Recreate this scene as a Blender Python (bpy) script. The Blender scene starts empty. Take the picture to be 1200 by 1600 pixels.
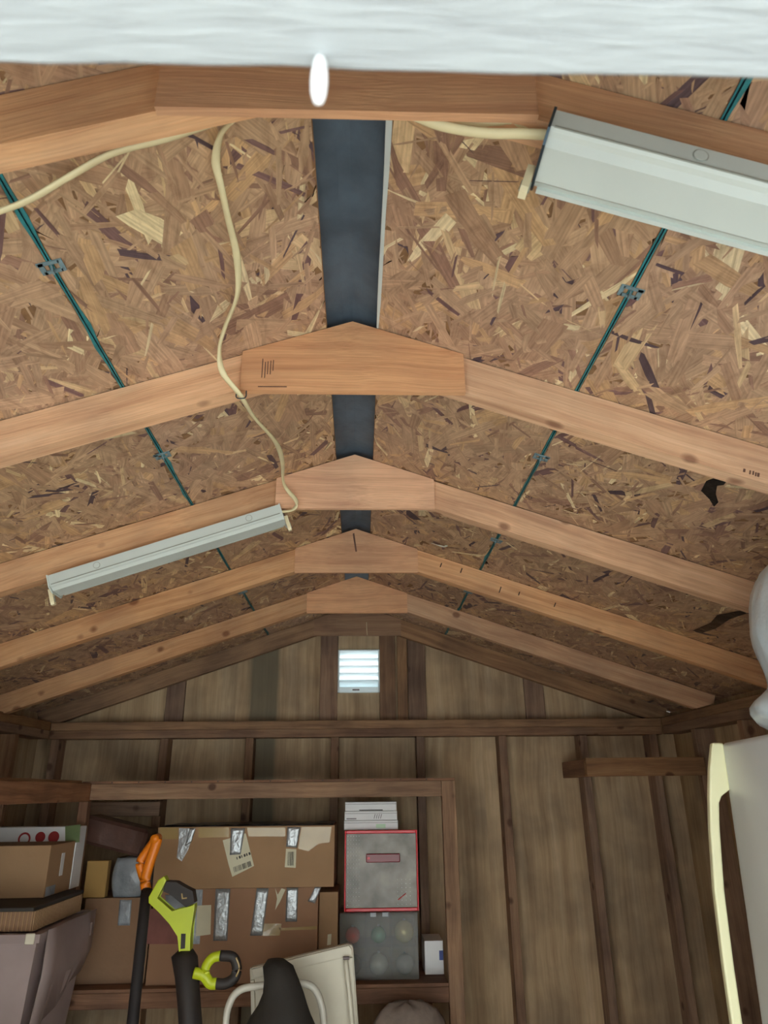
import bpy, bmesh, math, random
import numpy as np
from mathutils import Vector, Matrix

random.seed(7)
rng = np.random.default_rng(11)
scene = bpy.context.scene
C = scene.collection
MW = {}
EYE = 1.5                                   # camera height above the floor; coordinates below are relative to the eye

# ------------------------------------------------------------------ camera
RIGHT = Vector((0.99945222, -0.03157671, -0.0099078))
FWD = Vector((0.03299769, 0.927924, 0.37130608))
UPV = Vector((-0.00253094, -0.37142962, 0.92845766))
cd = bpy.data.cameras.new('camera')
cd.sensor_fit = 'VERTICAL'; cd.sensor_height = 36.0; cd.sensor_width = 27.0
cd.lens = 1091.88 / 1600 * 36.0
cd.clip_start = 0.01
cd.dof.use_dof = True; cd.dof.focus_distance = 1.9; cd.dof.aperture_fstop = 9.0
co = bpy.data.objects.new('camera', cd); C.objects.link(co)
m = Matrix.Identity(4)
for i in range(3):
    m[i][0] = RIGHT[i]; m[i][1] = UPV[i]; m[i][2] = -FWD[i]
m[2][3] = EYE
co.matrix_world = m
scene.camera = co

# ------------------------------------------------------------------ sky and light
SKY = 5.2
w = bpy.data.worlds.new('overcast_sky'); scene.world = w; w.use_nodes = True
bg = w.node_tree.nodes['Background']
bg.inputs[0].default_value = (0.85, 0.96, 1.04, 1); bg.inputs[1].default_value = SKY
pl = bpy.data.lights.new('doorway_portal', 'AREA'); pl.shape = 'RECTANGLE'; pl.size = 2.1; pl.size_y = 1.8
pl.cycles.is_portal = True
po = bpy.data.objects.new('doorway_portal', pl); C.objects.link(po)
po.location = (0, 0.14, 0.9); po.rotation_euler = (math.radians(90), 0, 0)

scene.view_settings.view_transform = 'Standard'
scene.view_settings.look = 'None'
scene.view_settings.gamma = 1.0
scene.view_settings.use_curve_mapping = False
scene.view_settings.exposure = 0.76
scene.cycles.max_bounces = 10
scene.cycles.diffuse_bounces = 6
scene.cycles.sample_clamp_indirect = 8.0

# ------------------------------------------------------------------ helpers
def srgb(r, g, b):
    f = lambda c: ((c / 255 + 0.055) / 1.055) ** 2.4 if c > 10 else c / 255 / 12.92
    return (f(r), f(g), f(b), 1)

def at(px, py, Y):
    """a point of the place seen at photo pixel (px, py), at depth Y metres into the shed"""
    d = FWD * 1091.88 + RIGHT * (px - 600) + UPV * (800 - py)
    return d * (Y / d.y)

def empty(name, loc, rotz=0.0, tilt=None):
    o = bpy.data.objects.new(name, None); C.objects.link(o)
    o.empty_display_size = 0.1
    M = Matrix.Translation(Vector(loc) + Vector((0, 0, EYE))) @ Matrix.Rotation(rotz, 4, 'Z')
    if tilt is not None: M = M @ tilt
    o.matrix_world = M
    o['_m'] = 1
    MW[o.name] = M
    return o


def tag(o, label, cat, group=None):
    o['label'] = label; o['category'] = cat
    if group: o['group'] = group
    return o

def struct(o, label=None, cat=None):
    o['kind'] = 'structure'
    if label: o['label'] = label; o['category'] = cat
    return o

def setup(o, M, parent):
    if parent is not None:
        o.parent = parent
        o.matrix_local = MW[parent.name].inverted() @ M
    else:
        o.matrix_world = M
    MW[o.name] = M
    return o

def mesh_obj(name, me, mat, M, parent=None, smooth=False):
    o = bpy.data.objects.new(name, me); C.objects.link(o)
    if mat is not None and len(me.materials) == 0: me.materials.append(mat)
    if smooth:
        me.polygons.foreach_set('use_smooth', [True] * len(me.polygons))
    return setup(o, M, parent)

def frame(origin, xa, ya):
    xa = Vector(xa).normalized(); ya = Vector(ya); ya = (ya - xa * ya.dot(xa)).normalized()
    za = xa.cross(ya)
    M = Matrix.Identity(4)
    for i in range(3):
        M[i][0] = xa[i]; M[i][1] = ya[i]; M[i][2] = za[i]
    M.translation = Vector(origin) + Vector((0, 0, EYE))
    return M

def bm_mesh(name, bm):
    bmesh.ops.recalc_face_normals(bm, faces=bm.faces)
    me = bpy.data.meshes.new(name); bm.to_mesh(me); bm.free()
    return me

def prism(name, poly, depth, mat, origin=(0, 0, 0), xa=(1, 0, 0), ya=(0, 0, 1), parent=None, bevel=0.0, smooth=False, center=True, seg=1):
    """polygon in local xy, extruded along local z (xa x ya) by depth"""
    poly = [Vector((p[0], p[1], 0)) for p in poly]
    M = frame(origin, xa, ya)
    c = Vector((0, 0, 0))
    if center:
        c = Vector(((min(p.x for p in poly) + max(p.x for p in poly)) / 2, (min(p.y for p in poly) + max(p.y for p in poly)) / 2, depth / 2))
    bm = bmesh.new()
    a = [bm.verts.new(p - c) for p in poly]
    b = [bm.verts.new(p - c + Vector((0, 0, depth))) for p in poly]
    n = len(poly)
    bm.faces.new(a[::-1]); bm.faces.new(b)
    for i in range(n):
        bm.faces.new((a[i], a[(i + 1) % n], b[(i + 1) % n], b[i]))
    if bevel:
        bmesh.ops.bevel(bm, geom=list(bm.edges), offset=bevel, segments=seg, affect='EDGES', profile=0.7)
    return mesh_obj(name, bm_mesh(name, bm), mat, M @ Matrix.Translation(c), parent, smooth)

def box(name, x0, x1, y0, y1, z0, z1, mat, parent=None, bevel=0.0, axis='X', seg=1, smooth=False):
    """axis-aligned box; local X (the grain direction) runs along `axis`"""
    cx, cy, cz = (x0 + x1) / 2, (y0 + y1) / 2, (z0 + z1) / 2
    hx, hy, hz = (x1 - x0) / 2, (y1 - y0) / 2, (z1 - z0) / 2
    if axis == 'X': xa, ya, e = (1, 0, 0), (0, 0, 1), (hx, hz, hy)
    elif axis == 'Y': xa, ya, e = (0, 1, 0), (0, 0, 1), (hy, hz, hx)
    else: xa, ya, e = (0, 0, 1), (1, 0, 0), (hz, hx, hy)
    M = frame((cx, cy, cz), xa, ya)
    bm = bmesh.new()
    bmesh.ops.create_cube(bm, size=1)
    bmesh.ops.scale(bm, vec=(2 * e[0], 2 * e[1], 2 * e[2]), verts=bm.verts)
    if bevel: bmesh.ops.bevel(bm, geom=list(bm.edges), offset=bevel, segments=seg, affect='EDGES', profile=0.7)
    return mesh_obj(name, bm_mesh(name, bm), mat, M, parent, smooth)

def beam(name, a, b, w, t, up, mat, parent=None, bevel=0.002):
    """straight board from a to b; w measured along `up`, t across"""
    a = Vector(a); b = Vector(b); L = (b - a).length
    M = frame((a + b) / 2, b - a, up)
    bm = bmesh.new(); bmesh.ops.create_cube(bm, size=1)
    bmesh.ops.scale(bm, vec=(L, w, t), verts=bm.verts)
    if bevel: bmesh.ops.bevel(bm, geom=list(bm.edges), offset=bevel, segments=1, affect='EDGES')
    return mesh_obj(name, bm_mesh(name, bm), mat, M, parent)

def catmull(pts, n=8):
    pts = [Vector(p) for p in pts]
    P = [pts[0] * 2 - pts[1]] + pts + [pts[-1] * 2 - pts[-2]]
    out = []
    for i in range(1, len(P) - 2):
        for k in range(n):
            t = k / n
            out.append(0.5 * ((2 * P[i]) + (P[i + 1] - P[i - 1]) * t + (2 * P[i - 1] - 5 * P[i] + 4 * P[i + 1] - P[i + 2]) * t * t
                              + (3 * P[i] - P[i - 1] - 3 * P[i + 1] + P[i + 2]) * t ** 3))
    out.append(pts[-1].copy())
    return out

def tube(name, pts, ra, rb, mat, parent=None, n=8, sides=10, twist=None, smooth_path=True, flat_up=(0, 0, 1)):
    """swept elliptical section (radii ra sideways, rb along flat_up); radii may be functions of 0..1"""
    path = catmull(pts, n) if smooth_path else [Vector(p) for p in pts]
    c = sum(path, Vector()) / len(path)
    bm = bmesh.new(); rings = []
    N = len(path)
    for i, p in enumerate(path):
        tg = (path[min(i + 1, N - 1)] - path[max(i - 1, 0)]).normalized()
        u = Vector(flat_up); s = tg.cross(u)
        if s.length < 1e-4: s = tg.cross(Vector((1, 0.1, 0)))
        s.normalize(); u = s.cross(tg).normalized()
        f = i / (N - 1)
        a = twist(f) if twist else 0
        A = ra(f) if callable(ra) else ra; B = rb(f) if callable(rb) else rb
        ring = []
        for k in range(sides):
            th = 2 * math.pi * k / sides
            e1 = math.cos(th) * A; e2 = math.sin(th) * B
            q = p + s * (e1 * math.cos(a) - e2 * math.sin(a)) + u * (e1 * math.sin(a) + e2 * math.cos(a))
            ring.append(bm.verts.new(q - c))
        rings.append(ring)
    for r0, r1 in zip(rings, rings[1:]):
        for k in range(sides):
            bm.faces.new((r0[k], r0[(k + 1) % sides], r1[(k + 1) % sides], r1[k]))
    bm.faces.new(rings[0][::-1]); bm.faces.new(rings[-1])
    return mesh_obj(name, bm_mesh(name, bm), mat, Matrix.Translation(c + Vector((0, 0, EYE))), parent, True)

def loft(name, rings, mat, parent=None, smooth=True, caps=True, subsurf=0, closed=True):
    """surface through rings of points (world, eye-relative)"""
    allp = [Vector(p) for r in rings for p in r]
    c = sum(allp, Vector()) / len(allp)
    bm = bmesh.new()
    R = [[bm.verts.new(Vector(p) - c) for p in r] for r in rings]
    n = len(R[0])
    for r0, r1 in zip(R, R[1:]):
        for k in range(n if closed else n - 1):
            bm.faces.new((r0[k], r0[(k + 1) % n], r1[(k + 1) % n], r1[k]))
    if caps:
        bm.faces.new(R[0][::-1]); bm.faces.new(R[-1])
    o = mesh_obj(name, bm_mesh(name, bm), mat, Matrix.Translation(c + Vector((0, 0, EYE))), parent, smooth)
    if subsurf:
        md = o.modifiers.new('smooth', 'SUBSURF'); md.levels = subsurf; md.render_levels = subsurf
    return o

# ------------------------------------------------------------------ materials
def new_mat(name):
    mt = bpy.data.materials.new(name); mt.use_nodes = True
    nt = mt.node_tree
    return mt, nt, nt.nodes['Principled BSDF']

def N(nt, kind, **kw):
    nd = nt.nodes.new(kind)
    for k, v in kw.items(): setattr(nd, k, v)
    return nd

def ramp(nt, stops):
    r = nt.nodes.new('ShaderNodeValToRGB')
    els = r.color_ramp.elements
    while len(els) < len(stops): els.new(0.5)
    for e, (p, c) in zip(els, stops): e.position = p; e.color = c
    return r

def plain(name, col, rough=0.6, metal=0.0, alpha=1.0, var=0.12, vscale=9.0, bump=0.0, bscale=60.0, trans=0.0, coat=0.0, sub=0.0):
    mt, nt, p = new_mat(name)
    tc = N(nt, 'ShaderNodeTexCoord'); nz = N(nt, 'ShaderNodeTexNoise')
    nz.inputs['Scale'].default_value = vscale; nz.inputs['Detail'].default_value = 5
    nt.links.new(tc.outputs['Object'], nz.inputs['Vector'])
    c = Vector(col[:3])
    rp = ramp(nt, [(0.3, (*(c * (1 - var)), 1)), (0.7, (*(c * (1 + var)), 1))])
    nt.links.new(nz.outputs['Fac'], rp.inputs[0]); nt.links.new(rp.outputs[0], p.inputs['Base Color'])
    p.inputs['Roughness'].default_value = rough; p.inputs['Metallic'].default_value = metal
    p.inputs['Alpha'].default_value = alpha
    p.inputs['Transmission Weight'].default_value = trans
    p.inputs['Coat Weight'].default_value = coat
    if bump:
        n2 = N(nt, 'ShaderNodeTexNoise'); n2.inputs['Scale'].default_value = bscale; n2.inputs['Detail'].default_value = 4
        nt.links.new(tc.outputs['Object'], n2.inputs['Vector'])
        b = N(nt, 'ShaderNodeBump'); b.inputs['Strength'].default_value = bump; b.inputs['Distance'].default_value = 0.01
        nt.links.new(n2.outputs['Fac'], b.inputs['Height']); nt.links.new(b.outputs[0], p.inputs['Normal'])
    return mt

def wood(name, light, mid, dark, grain=(1.2, 26, 26), knots=1.0, rough=0.75, stain=0.35, patch=None, shade=0.22):
    """sawn lumber / plywood: grain along local X, knots, blotches, a tone of its own for every board"""
    mt, nt, p = new_mat(name)
    L = nt.links.new
    tc = N(nt, 'ShaderNodeTexCoord'); oi = N(nt, 'ShaderNodeObjectInfo')
    ofs = N(nt, 'ShaderNodeVectorMath', operation='SCALE'); ofs.inputs[0].default_value = (37.0, 19.0, 53.0)
    L(oi.outputs['Random'], ofs.inputs['Scale'])
    add = N(nt, 'ShaderNodeVectorMath', operation='ADD'); L(tc.outputs['Object'], add.inputs[0]); L(ofs.outputs[0], add.inputs[1])
    # wavy distortion of the grain
    dn = N(nt, 'ShaderNodeTexNoise'); dn.inputs['Scale'].default_value = 2.2; dn.inputs['Detail'].default_value = 2
    L(add.outputs[0], dn.inputs['Vector'])
    dm = N(nt, 'ShaderNodeVectorMath', operation='SCALE'); dm.inputs['Scale'].default_value = 0.055; L(dn.outputs['Color'], dm.inputs[0])
    ad2 = N(nt, 'ShaderNodeVectorMath', operation='ADD'); L(add.outputs[0], ad2.inputs[0]); L(dm.outputs[0], ad2.inputs[1])
    mp = N(nt, 'ShaderNodeMapping'); mp.inputs['Scale'].default_value = grain; L(ad2.outputs[0], mp.inputs['Vector'])
    g = N(nt, 'ShaderNodeTexNoise'); g.inputs['Scale'].default_value = 1.6; g.inputs['Detail'].default_value = 6; g.inputs['Roughness'].default_value = 0.62
    L(mp.outputs[0], g.inputs['Vector'])
    rp = ramp(nt, [(0.28, dark), (0.5, mid), (0.74, light)]); L(g.outputs['Fac'], rp.inputs[0])
    # fine fibre lines
    mp2 = N(nt, 'ShaderNodeMapping'); mp2.inputs['Scale'].default_value = (grain[0] * 3, grain[1] * 7, grain[2] * 7); L(ad2.outputs[0], mp2.inputs['Vector'])
    g2 = N(nt, 'ShaderNodeTexNoise'); g2.inputs['Scale'].default_value = 1.5; g2.inputs['Detail'].default_value = 3; L(mp2.outputs[0], g2.inputs['Vector'])
    r2 = ramp(nt, [(0.3, (0.88, 0.87, 0.86, 1)), (0.65, (1.05, 1.05, 1.05, 1))]); L(g2.outputs['Fac'], r2.inputs[0])
    mx = N(nt, 'ShaderNodeMixRGB', blend_type='MULTIPLY'); mx.inputs[0].default_value = 1; L(rp.outputs[0], mx.inputs[1]); L(r2.outputs[0], mx.inputs[2])
    # blotches of age
    bl = N(nt, 'ShaderNodeTexNoise'); bl.inputs['Scale'].default_value = 4.5; bl.inputs['Detail'].default_value = 5; L(add.outputs[0], bl.inputs['Vector'])
    r3 = ramp(nt, [(0.36, (1 - stain, 1 - stain, 1 - stain * 0.9, 1)), (0.62, (1.04, 1.03, 1.0, 1))]); L(bl.outputs['Fac'], r3.inputs[0])
    mx2 = N(nt, 'ShaderNodeMixRGB', blend_type='MULTIPLY'); mx2.inputs[0].default_value = 0.8; L(mx.outputs[0], mx2.inputs[1]); L(r3.outputs[0], mx2.inputs[2])
    last = mx2
    # knots
    if knots:
        vm = N(nt, 'ShaderNodeMapping'); vm.inputs['Scale'].default_value = (5.0, 6.5, 6.5); L(add.outputs[0], vm.inputs['Vector'])
        v = N(nt, 'ShaderNodeTexVoronoi'); v.inputs['Scale'].default_value = 1.35; L(vm.outputs[0], v.inputs['Vector'])
        kn = N(nt, 'ShaderNodeTexNoise'); kn.inputs['Scale'].default_value = 22; L(add.outputs[0], kn.inputs['Vector'])
        mm = N(nt, 'ShaderNodeMath', operation='MULTIPLY_ADD'); mm.inputs[1].default_value = 0.10; L(kn.outputs['Fac'], mm.inputs[0]); L(v.outputs['Distance'], mm.inputs[2])
        rk = ramp(nt, [(0.13, (knots, knots, knots, 1)), (0.20, (0, 0, 0, 1))]); L(mm.outputs[0], rk.inputs[0])
        mk = N(nt, 'ShaderNodeMixRGB'); L(rk.outputs[0], mk.inputs[0]); L(last.outputs[0], mk.inputs[1])
        mk.inputs[2].default_value = (dark[0] * 0.45, dark[1] * 0.38, dark[2] * 0.38, 1)
        last = mk
    if patch:                                   # grey weather stain of its own shape (object x range)
        sx = N(nt, 'ShaderNodeSeparateXYZ'); L(tc.outputs['Object'], sx.inputs[0])
        pn = N(nt, 'ShaderNodeTexNoise'); pn.inputs['Scale'].default_value = 9; pn.inputs['Detail'].default_value = 6; L(mp.outputs[0], pn.inputs['Vector'])
        pn.inputs['Scale'].default_value = 1.2
        a1 = N(nt, 'ShaderNodeMath', operation='SUBTRACT'); a1.inputs[1].default_value = patch[0]; L(sx.outputs[patch[3]], a1.inputs[0])
        a2 = N(nt, 'ShaderNodeMath', operation='ABSOLUTE'); L(a1.outputs[0], a2.inputs[0])
        a3 = N(nt, 'ShaderNodeMath', operation='MULTIPLY_ADD'); a3.inputs[1].default_value = 0.09; L(pn.outputs['Fac'], a3.inputs[0]); L(a2.outputs[0], a3.inputs[2])
        ra = ramp(nt, [(patch[1], (0.85, 0.85, 0.85, 1)), (patch[1] + 0.03, (0, 0, 0, 1))]); L(a3.outputs[0], ra.inputs[0])
        mk = N(nt, 'ShaderNodeMixRGB'); L(ra.outputs[0], mk.inputs[0]); L(last.outputs[0], mk.inputs[1]); mk.inputs[2].default_value = patch[2]
        last = mk
    # every board its own tone
    hv = N(nt, 'ShaderNodeHueSaturation')
    mr = N(nt, 'ShaderNodeMapRange'); mr.inputs['To Min'].default_value = 1 - shade; mr.inputs['To Max'].default_value = 1 + shade * 0.7; L(oi.outputs['Random'], mr.inputs['Value'])
    mh = N(nt, 'ShaderNodeMath', operation='MULTIPLY'); mh.inputs[1].default_value = 7.31; L(oi.outputs['Random'], mh.inputs[0])
    mf = N(nt, 'ShaderNodeMath', operation='FRACT'); L(mh.outputs[0], mf.inputs[0])
    mr2 = N(nt, 'ShaderNodeMapRange'); mr2.inputs['To Min'].default_value = 0.92; mr2.inputs['To Max'].default_value = 1.12; L(mf.outputs[0], mr2.inputs['Value']); L(mr2.outputs[0], hv.inputs['Saturation'])
    L(mr.outputs[0], hv.inputs['Value']); L(last.outputs[0], hv.inputs['Color'])
    L(hv.outputs[0], p.inputs['Base Color'])
    p.inputs['Roughness'].default_value = rough
    p.inputs['Specular IOR Level'].default_value = 0.25
    b = N(nt, 'ShaderNodeBump'); b.inputs['Strength'].default_value = 0.35; b.inputs['Distance'].default_value = 0.002
    L(g2.outputs['Fac'], b.inputs['Height']); L(b.outputs[0], p.inputs['Normal'])
    return mt

M = {}
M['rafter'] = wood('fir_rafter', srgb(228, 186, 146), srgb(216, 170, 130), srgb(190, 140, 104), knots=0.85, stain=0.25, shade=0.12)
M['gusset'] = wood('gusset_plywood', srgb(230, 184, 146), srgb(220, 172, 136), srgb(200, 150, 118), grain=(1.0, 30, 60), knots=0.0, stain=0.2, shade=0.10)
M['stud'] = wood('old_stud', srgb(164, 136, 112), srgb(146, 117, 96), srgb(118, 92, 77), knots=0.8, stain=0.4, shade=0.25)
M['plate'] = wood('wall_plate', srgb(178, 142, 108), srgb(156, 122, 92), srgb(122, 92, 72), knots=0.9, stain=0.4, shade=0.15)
M['siding'] = wood('siding_plywood', srgb(206, 182, 148), srgb(188, 162, 128), srgb(156, 128, 98), grain=(0.55, 9, 9), knots=0.0, stain=0.38, shade=0.10)
M['siding_stained'] = wood('siding_plywood_stained', srgb(206, 182, 148), srgb(188, 162, 128), srgb(156, 128, 98), grain=(0.55, 9, 9), knots=0.0, stain=0.38, shade=0.0,
                           patch=(-0.475, 0.10, srgb(104, 98, 82), 1))
M['shelf'] = wood('shelf_lumber', srgb(180, 144, 110), srgb(158, 122, 92), srgb(126, 94, 72), knots=0.9, stain=0.3, shade=0.12)
M['shelf_red'] = wood('shelf_lumber_reddish', srgb(164, 124, 96), srgb(144, 106, 82), srgb(114, 82, 64), knots=0.9, stain=0.4, shade=0.1)
M['osb_core'] = plain('osb_core', srgb(132, 98, 66), 0.85, var=0.3, vscale=40, bump=0.3)
M['felt'] = plain('ridge_felt', srgb(76, 90, 102), 0.55, var=0.25, vscale=14, bump=0.25, bscale=35)
M['pale_strip'] = plain('pale_vinyl', srgb(196, 204, 200), 0.6, var=0.05)
M['teal'] = plain('teal_edge_seal', srgb(44, 120, 124), 0.6, var=0.35, vscale=30)
M['clip'] = plain('galvanised_clip', srgb(122, 146, 152), 0.5, metal=0.2)
M['header_paint'] = None
M['white_enamel'] = plain('white_enamel', srgb(202, 210, 204), 0.38, var=0.05, vscale=5)
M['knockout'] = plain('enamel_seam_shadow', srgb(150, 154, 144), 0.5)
M['dark_steel'] = plain('dark_steel', srgb(60, 74, 84), 0.45, metal=0.6)
M['ivory_socket'] = plain('ivory_socket', srgb(226, 214, 176), 0.5)
M['cable'] = plain('ivory_cable', srgb(224, 212, 168), 0.5, var=0.08, vscale=18)
M['concrete'] = plain('pale_concrete', srgb(206, 204, 198), 0.9, var=0.1, vscale=2)
M['sky_block'] = plain('sky_block_render', srgb(198, 192, 184), 0.9, var=0.1, vscale=2)  # surface of the unseen wall added to block low sky
M['plank'] = wood('floor_plywood', srgb(196, 170, 136), srgb(176, 150, 116), srgb(146, 118, 90), grain=(0.7, 10, 10), knots=0.3)
M['card'] = plain('cardboard', srgb(164, 130, 96), 0.85, var=0.07, vscale=7, bump=0.08, bscale=40)
M['card_dark'] = plain('cardboard_dark', srgb(144, 112, 86), 0.85, var=0.08, vscale=7, bump=0.08)
M['card_red'] = plain('cardboard_reddish', srgb(158, 120, 92), 0.85, var=0.08, vscale=7)
M['card_tan'] = plain('tan_board', srgb(178, 142, 84), 0.85, var=0.08)
M['duct'] = plain('silver_duct_tape', srgb(176, 180, 182), 0.32, metal=0.55, var=0.12, vscale=25, bump=0.5, bscale=45)
M['clear_tape'] = plain('brown_parcel_tape', srgb(176, 150, 100), 0.18, var=0.1, coat=0.5)
M['paper'] = plain('paper_label', srgb(214, 208, 180), 0.7, var=0.05)
M['ink'] = plain('ink', srgb(56, 52, 48), 0.7)
M['ink_red'] = plain('red_ink', srgb(160, 44, 44), 0.6)
M['dull_red'] = plain('faded_red_print', srgb(134, 84, 76), 0.7, var=0.2, vscale=16)
M['ink_green'] = plain('green_ink', srgb(96, 112, 70), 0.6)
M['blue_ink'] = plain('blue_ink', srgb(44, 66, 140), 0.5)
M['black_film'] = plain('black_film', srgb(30, 28, 28), 0.3, bump=0.6, bscale=18)
M['white_card'] = plain('white_carton', srgb(226, 226, 226), 0.4, var=0.06)
M['grey_print'] = plain('grey_print', srgb(120, 110, 112), 0.5)
M['red_plastic'] = plain('red_plastic', srgb(222, 16, 36), 0.25, var=0.15)
M['dark_red'] = plain('dark_red_plastic', srgb(130, 20, 34), 0.25)
M['frost'] = plain('frosted_lid', srgb(156, 152, 142), 0.35, var=0.45, vscale=12, alpha=0.8)
M['clear'] = plain('clear_plastic', srgb(132, 130, 120), 0.22, var=0.12, alpha=0.26)
M['tote'] = plain('cloudy_tote', srgb(176, 158, 156), 0.4, var=0.15, vscale=5, alpha=0.72)
M['film_grey'] = plain('grey_plastic_wrap', srgb(146, 152, 158), 0.22, var=0.25, vscale=12, bump=0.7, bscale=22)
M['brown_wrap'] = plain('brown_wrap', srgb(92, 66, 58), 0.25, var=0.25, vscale=10, bump=0.5, bscale=14)
M['orange'] = plain('orange_plastic', srgb(236, 130, 24), 0.4, var=0.06)
M['black_shaft'] = plain('black_shaft', srgb(44, 42, 44), 0.5)
M['lime'] = plain('lime_plastic', srgb(190, 206, 36), 0.4, var=0.08)
M['black_rubber'] = plain('black_rubber', srgb(46, 40, 38), 0.6, var=0.15)
M['white_plastic'] = plain('off_white_plastic', srgb(216, 210, 190), 0.45, var=0.05)
M['grey_tube'] = plain('pale_enamel_tube', srgb(206, 202, 188), 0.35, var=0.05)
M['hood'] = plain('black_padded_cloth', srgb(46, 42, 38), 0.75, var=0.2, vscale=10, bump=0.3, bscale=25)
M['cloth'] = plain('mottled_cloth', srgb(122, 108, 98), 0.85, var=0.28, vscale=14, bump=0.5, bscale=20)
M['fridge'] = plain('white_fridge', srgb(218, 224, 226), 0.3, var=0.02)
M['cream'] = plain('aged_cream_plastic', srgb(240, 238, 196), 0.35, var=0.03)
M['bag'] = plain('white_plastic_bag', srgb(196, 208, 214), 0.3, var=0.08, vscale=6, bump=0.6, bscale=14, alpha=0.92)
M['knot_mark'] = plain('grade_stamp_ink', srgb(96, 66, 54), 0.8)
M['scrap'] = plain('white_scrap', srgb(210, 212, 200), 0.5)

def header_mat():
    mt, nt, p = new_mat('white_brushed_paint'); L = nt.links.new
    tc = N(nt, 'ShaderNodeTexCoord'); mp = N(nt, 'ShaderNodeMapping'); mp.inputs['Scale'].default_value = (8, 70, 70); L(tc.outputs['Object'], mp.inputs['Vector'])
    nz = N(nt, 'ShaderNodeTexNoise'); nz.inputs['Scale'].default_value = 2.5; nz.inputs['Detail'].default_value = 5; nz.inputs['Distortion'].default_value = 0.6; L(mp.outputs[0], nz.inputs['Vector'])
    rp = ramp(nt, [(0.3, srgb(154, 158, 160)), (0.7, srgb(168, 173, 174))]); L(nz.outputs['Fac'], rp.inputs[0]); L(rp.outputs[0], p.inputs['Base Color'])
    b = N(nt, 'ShaderNodeBump'); b.inputs['Strength'].default_value = 0.6; b.inputs['Distance'].default_value = 0.002; L(nz.outputs['Fac'], b.inputs['Height']); L(b.outputs[0], p.inputs['Normal'])
    p.inputs['Roughness'].default_value = 0.5
    return mt
M['header_paint'] = header_mat()

def vent_mat():
    mt, nt, p = new_mat('translucent_white_vent'); L = nt.links.new
    tr = N(nt, 'ShaderNodeBsdfTranslucent'); tr.inputs[0].default_value = srgb(236, 246, 248)
    p.inputs['Base Color'].default_value = srgb(240, 244, 244); p.inputs['Roughness'].default_value = 0.4
    mx = N(nt, 'ShaderNodeMixShader'); mx.inputs[0].default_value = 0.24
    L(p.outputs[0], mx.inputs[1]); L(tr.outputs[0], mx.inputs[2]); L(mx.outputs[0], nt.nodes['Material Output'].inputs[0])
    return mt
M['vent'] = vent_mat()

def strand_mat():
    mt, nt, p = new_mat('osb_strands'); L = nt.links.new
    at_ = N(nt, 'ShaderNodeAttribute'); at_.attribute_name = 'tone'
    uv = N(nt, 'ShaderNodeUVMap'); mp = N(nt, 'ShaderNodeMapping'); mp.inputs['Scale'].default_value = (9, 260, 1); L(uv.outputs[0], mp.inputs['Vector'])
    nz = N(nt, 'ShaderNodeTexNoise'); nz.inputs['Scale'].default_value = 1.0; nz.inputs['Detail'].default_value = 4; L(mp.outputs[0], nz.inputs['Vector'])
    rp = ramp(nt, [(0.3, (0.70, 0.68, 0.66, 1)), (0.7, (1.15, 1.15, 1.15, 1))]); L(nz.outputs['Fac'], rp.inputs[0])
    mx = N(nt, 'ShaderNodeMixRGB', blend_type='MULTIPLY'); mx.inputs[0].default_value = 1; L(at_.outputs['Color'], mx.inputs[1]); L(rp.outputs[0], mx.inputs[2])
    # resin-stained drift of tone that runs across neighbouring strands
    tc = N(nt, 'ShaderNodeTexCoord'); m2 = N(nt, 'ShaderNodeMapping'); m2.inputs['Scale'].default_value = (22, 9, 22); L(tc.outputs['Object'], m2.inputs['Vector'])
    n2 = N(nt, 'ShaderNodeTexNoise'); n2.inputs['Scale'].default_value = 1.3; n2.inputs['Detail'].default_value = 7; n2.inputs['Roughness'].default_value = 0.68; n2.inputs['Distortion'].default_value = 1.4; L(m2.outputs[0], n2.inputs['Vector'])
    r2 = ramp(nt, [(0.32, (0.70, 0.66, 0.64, 1)), (0.5, (1.0, 1.0, 1.0, 1)), (0.72, (1.20, 1.2, 1.18, 1))]); L(n2.outputs['Fac'], r2.inputs[0])
    mx2 = N(nt, 'ShaderNodeMixRGB', blend_type='MULTIPLY'); mx2.inputs[0].default_value = 0.85; L(mx.outputs[0], mx2.inputs[1]); L(r2.outputs[0], mx2.inputs[2])
    n3 = N(nt, 'ShaderNodeTexNoise'); n3.inputs['Scale'].default_value = 1.6; n3.inputs['Detail'].default_value = 2; L(tc.outputs['Object'], n3.inputs['Vector'])
    r3 = ramp(nt, [(0.35, (1.10, 1.08, 1.14, 1)), (0.65, (1.14, 1.13, 1.06, 1))]); L(n3.outputs['Fac'], r3.inputs[0])
    mx3 = N(nt, 'ShaderNodeMixRGB', blend_type='MULTIPLY'); mx3.inputs[0].default_value = 1; L(mx2.outputs[0], mx3.inputs[1]); L(r3.outputs[0], mx3.inputs[2])
    L(mx3.outputs[0], p.inputs['Base Color'])
    p.inputs['Roughness'].default_value = 0.6
    b = N(nt, 'ShaderNodeBump'); b.inputs['Strength'].default_value = 0.4; b.inputs['Distance'].default_value = 0.001; L(nz.outputs['Fac'], b.inputs['Height']); L(b.outputs[0], p.inputs['Normal'])
    return mt
M['strand'] = strand_mat()

# ------------------------------------------------------------------ the shed: measures (eye-relative)
XR, ZR, SL = -0.018, 0.9006, 0.3433          # ridge line and roof slope
Y1, SP = 1.187, 0.61                          # first full truss, spacing
GB = 0.7293                                   # gusset lower edge
XW = 1.56                                     # siding, half width
YB = 3.60                                     # back siding
YF = 0.10                                     # front siding, outer face
ZF = -EYE
cosS = 1 / math.sqrt(1 + SL * SL); sinS = SL * cosS
def roof(x): return ZR - SL * abs(x - XR)

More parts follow.
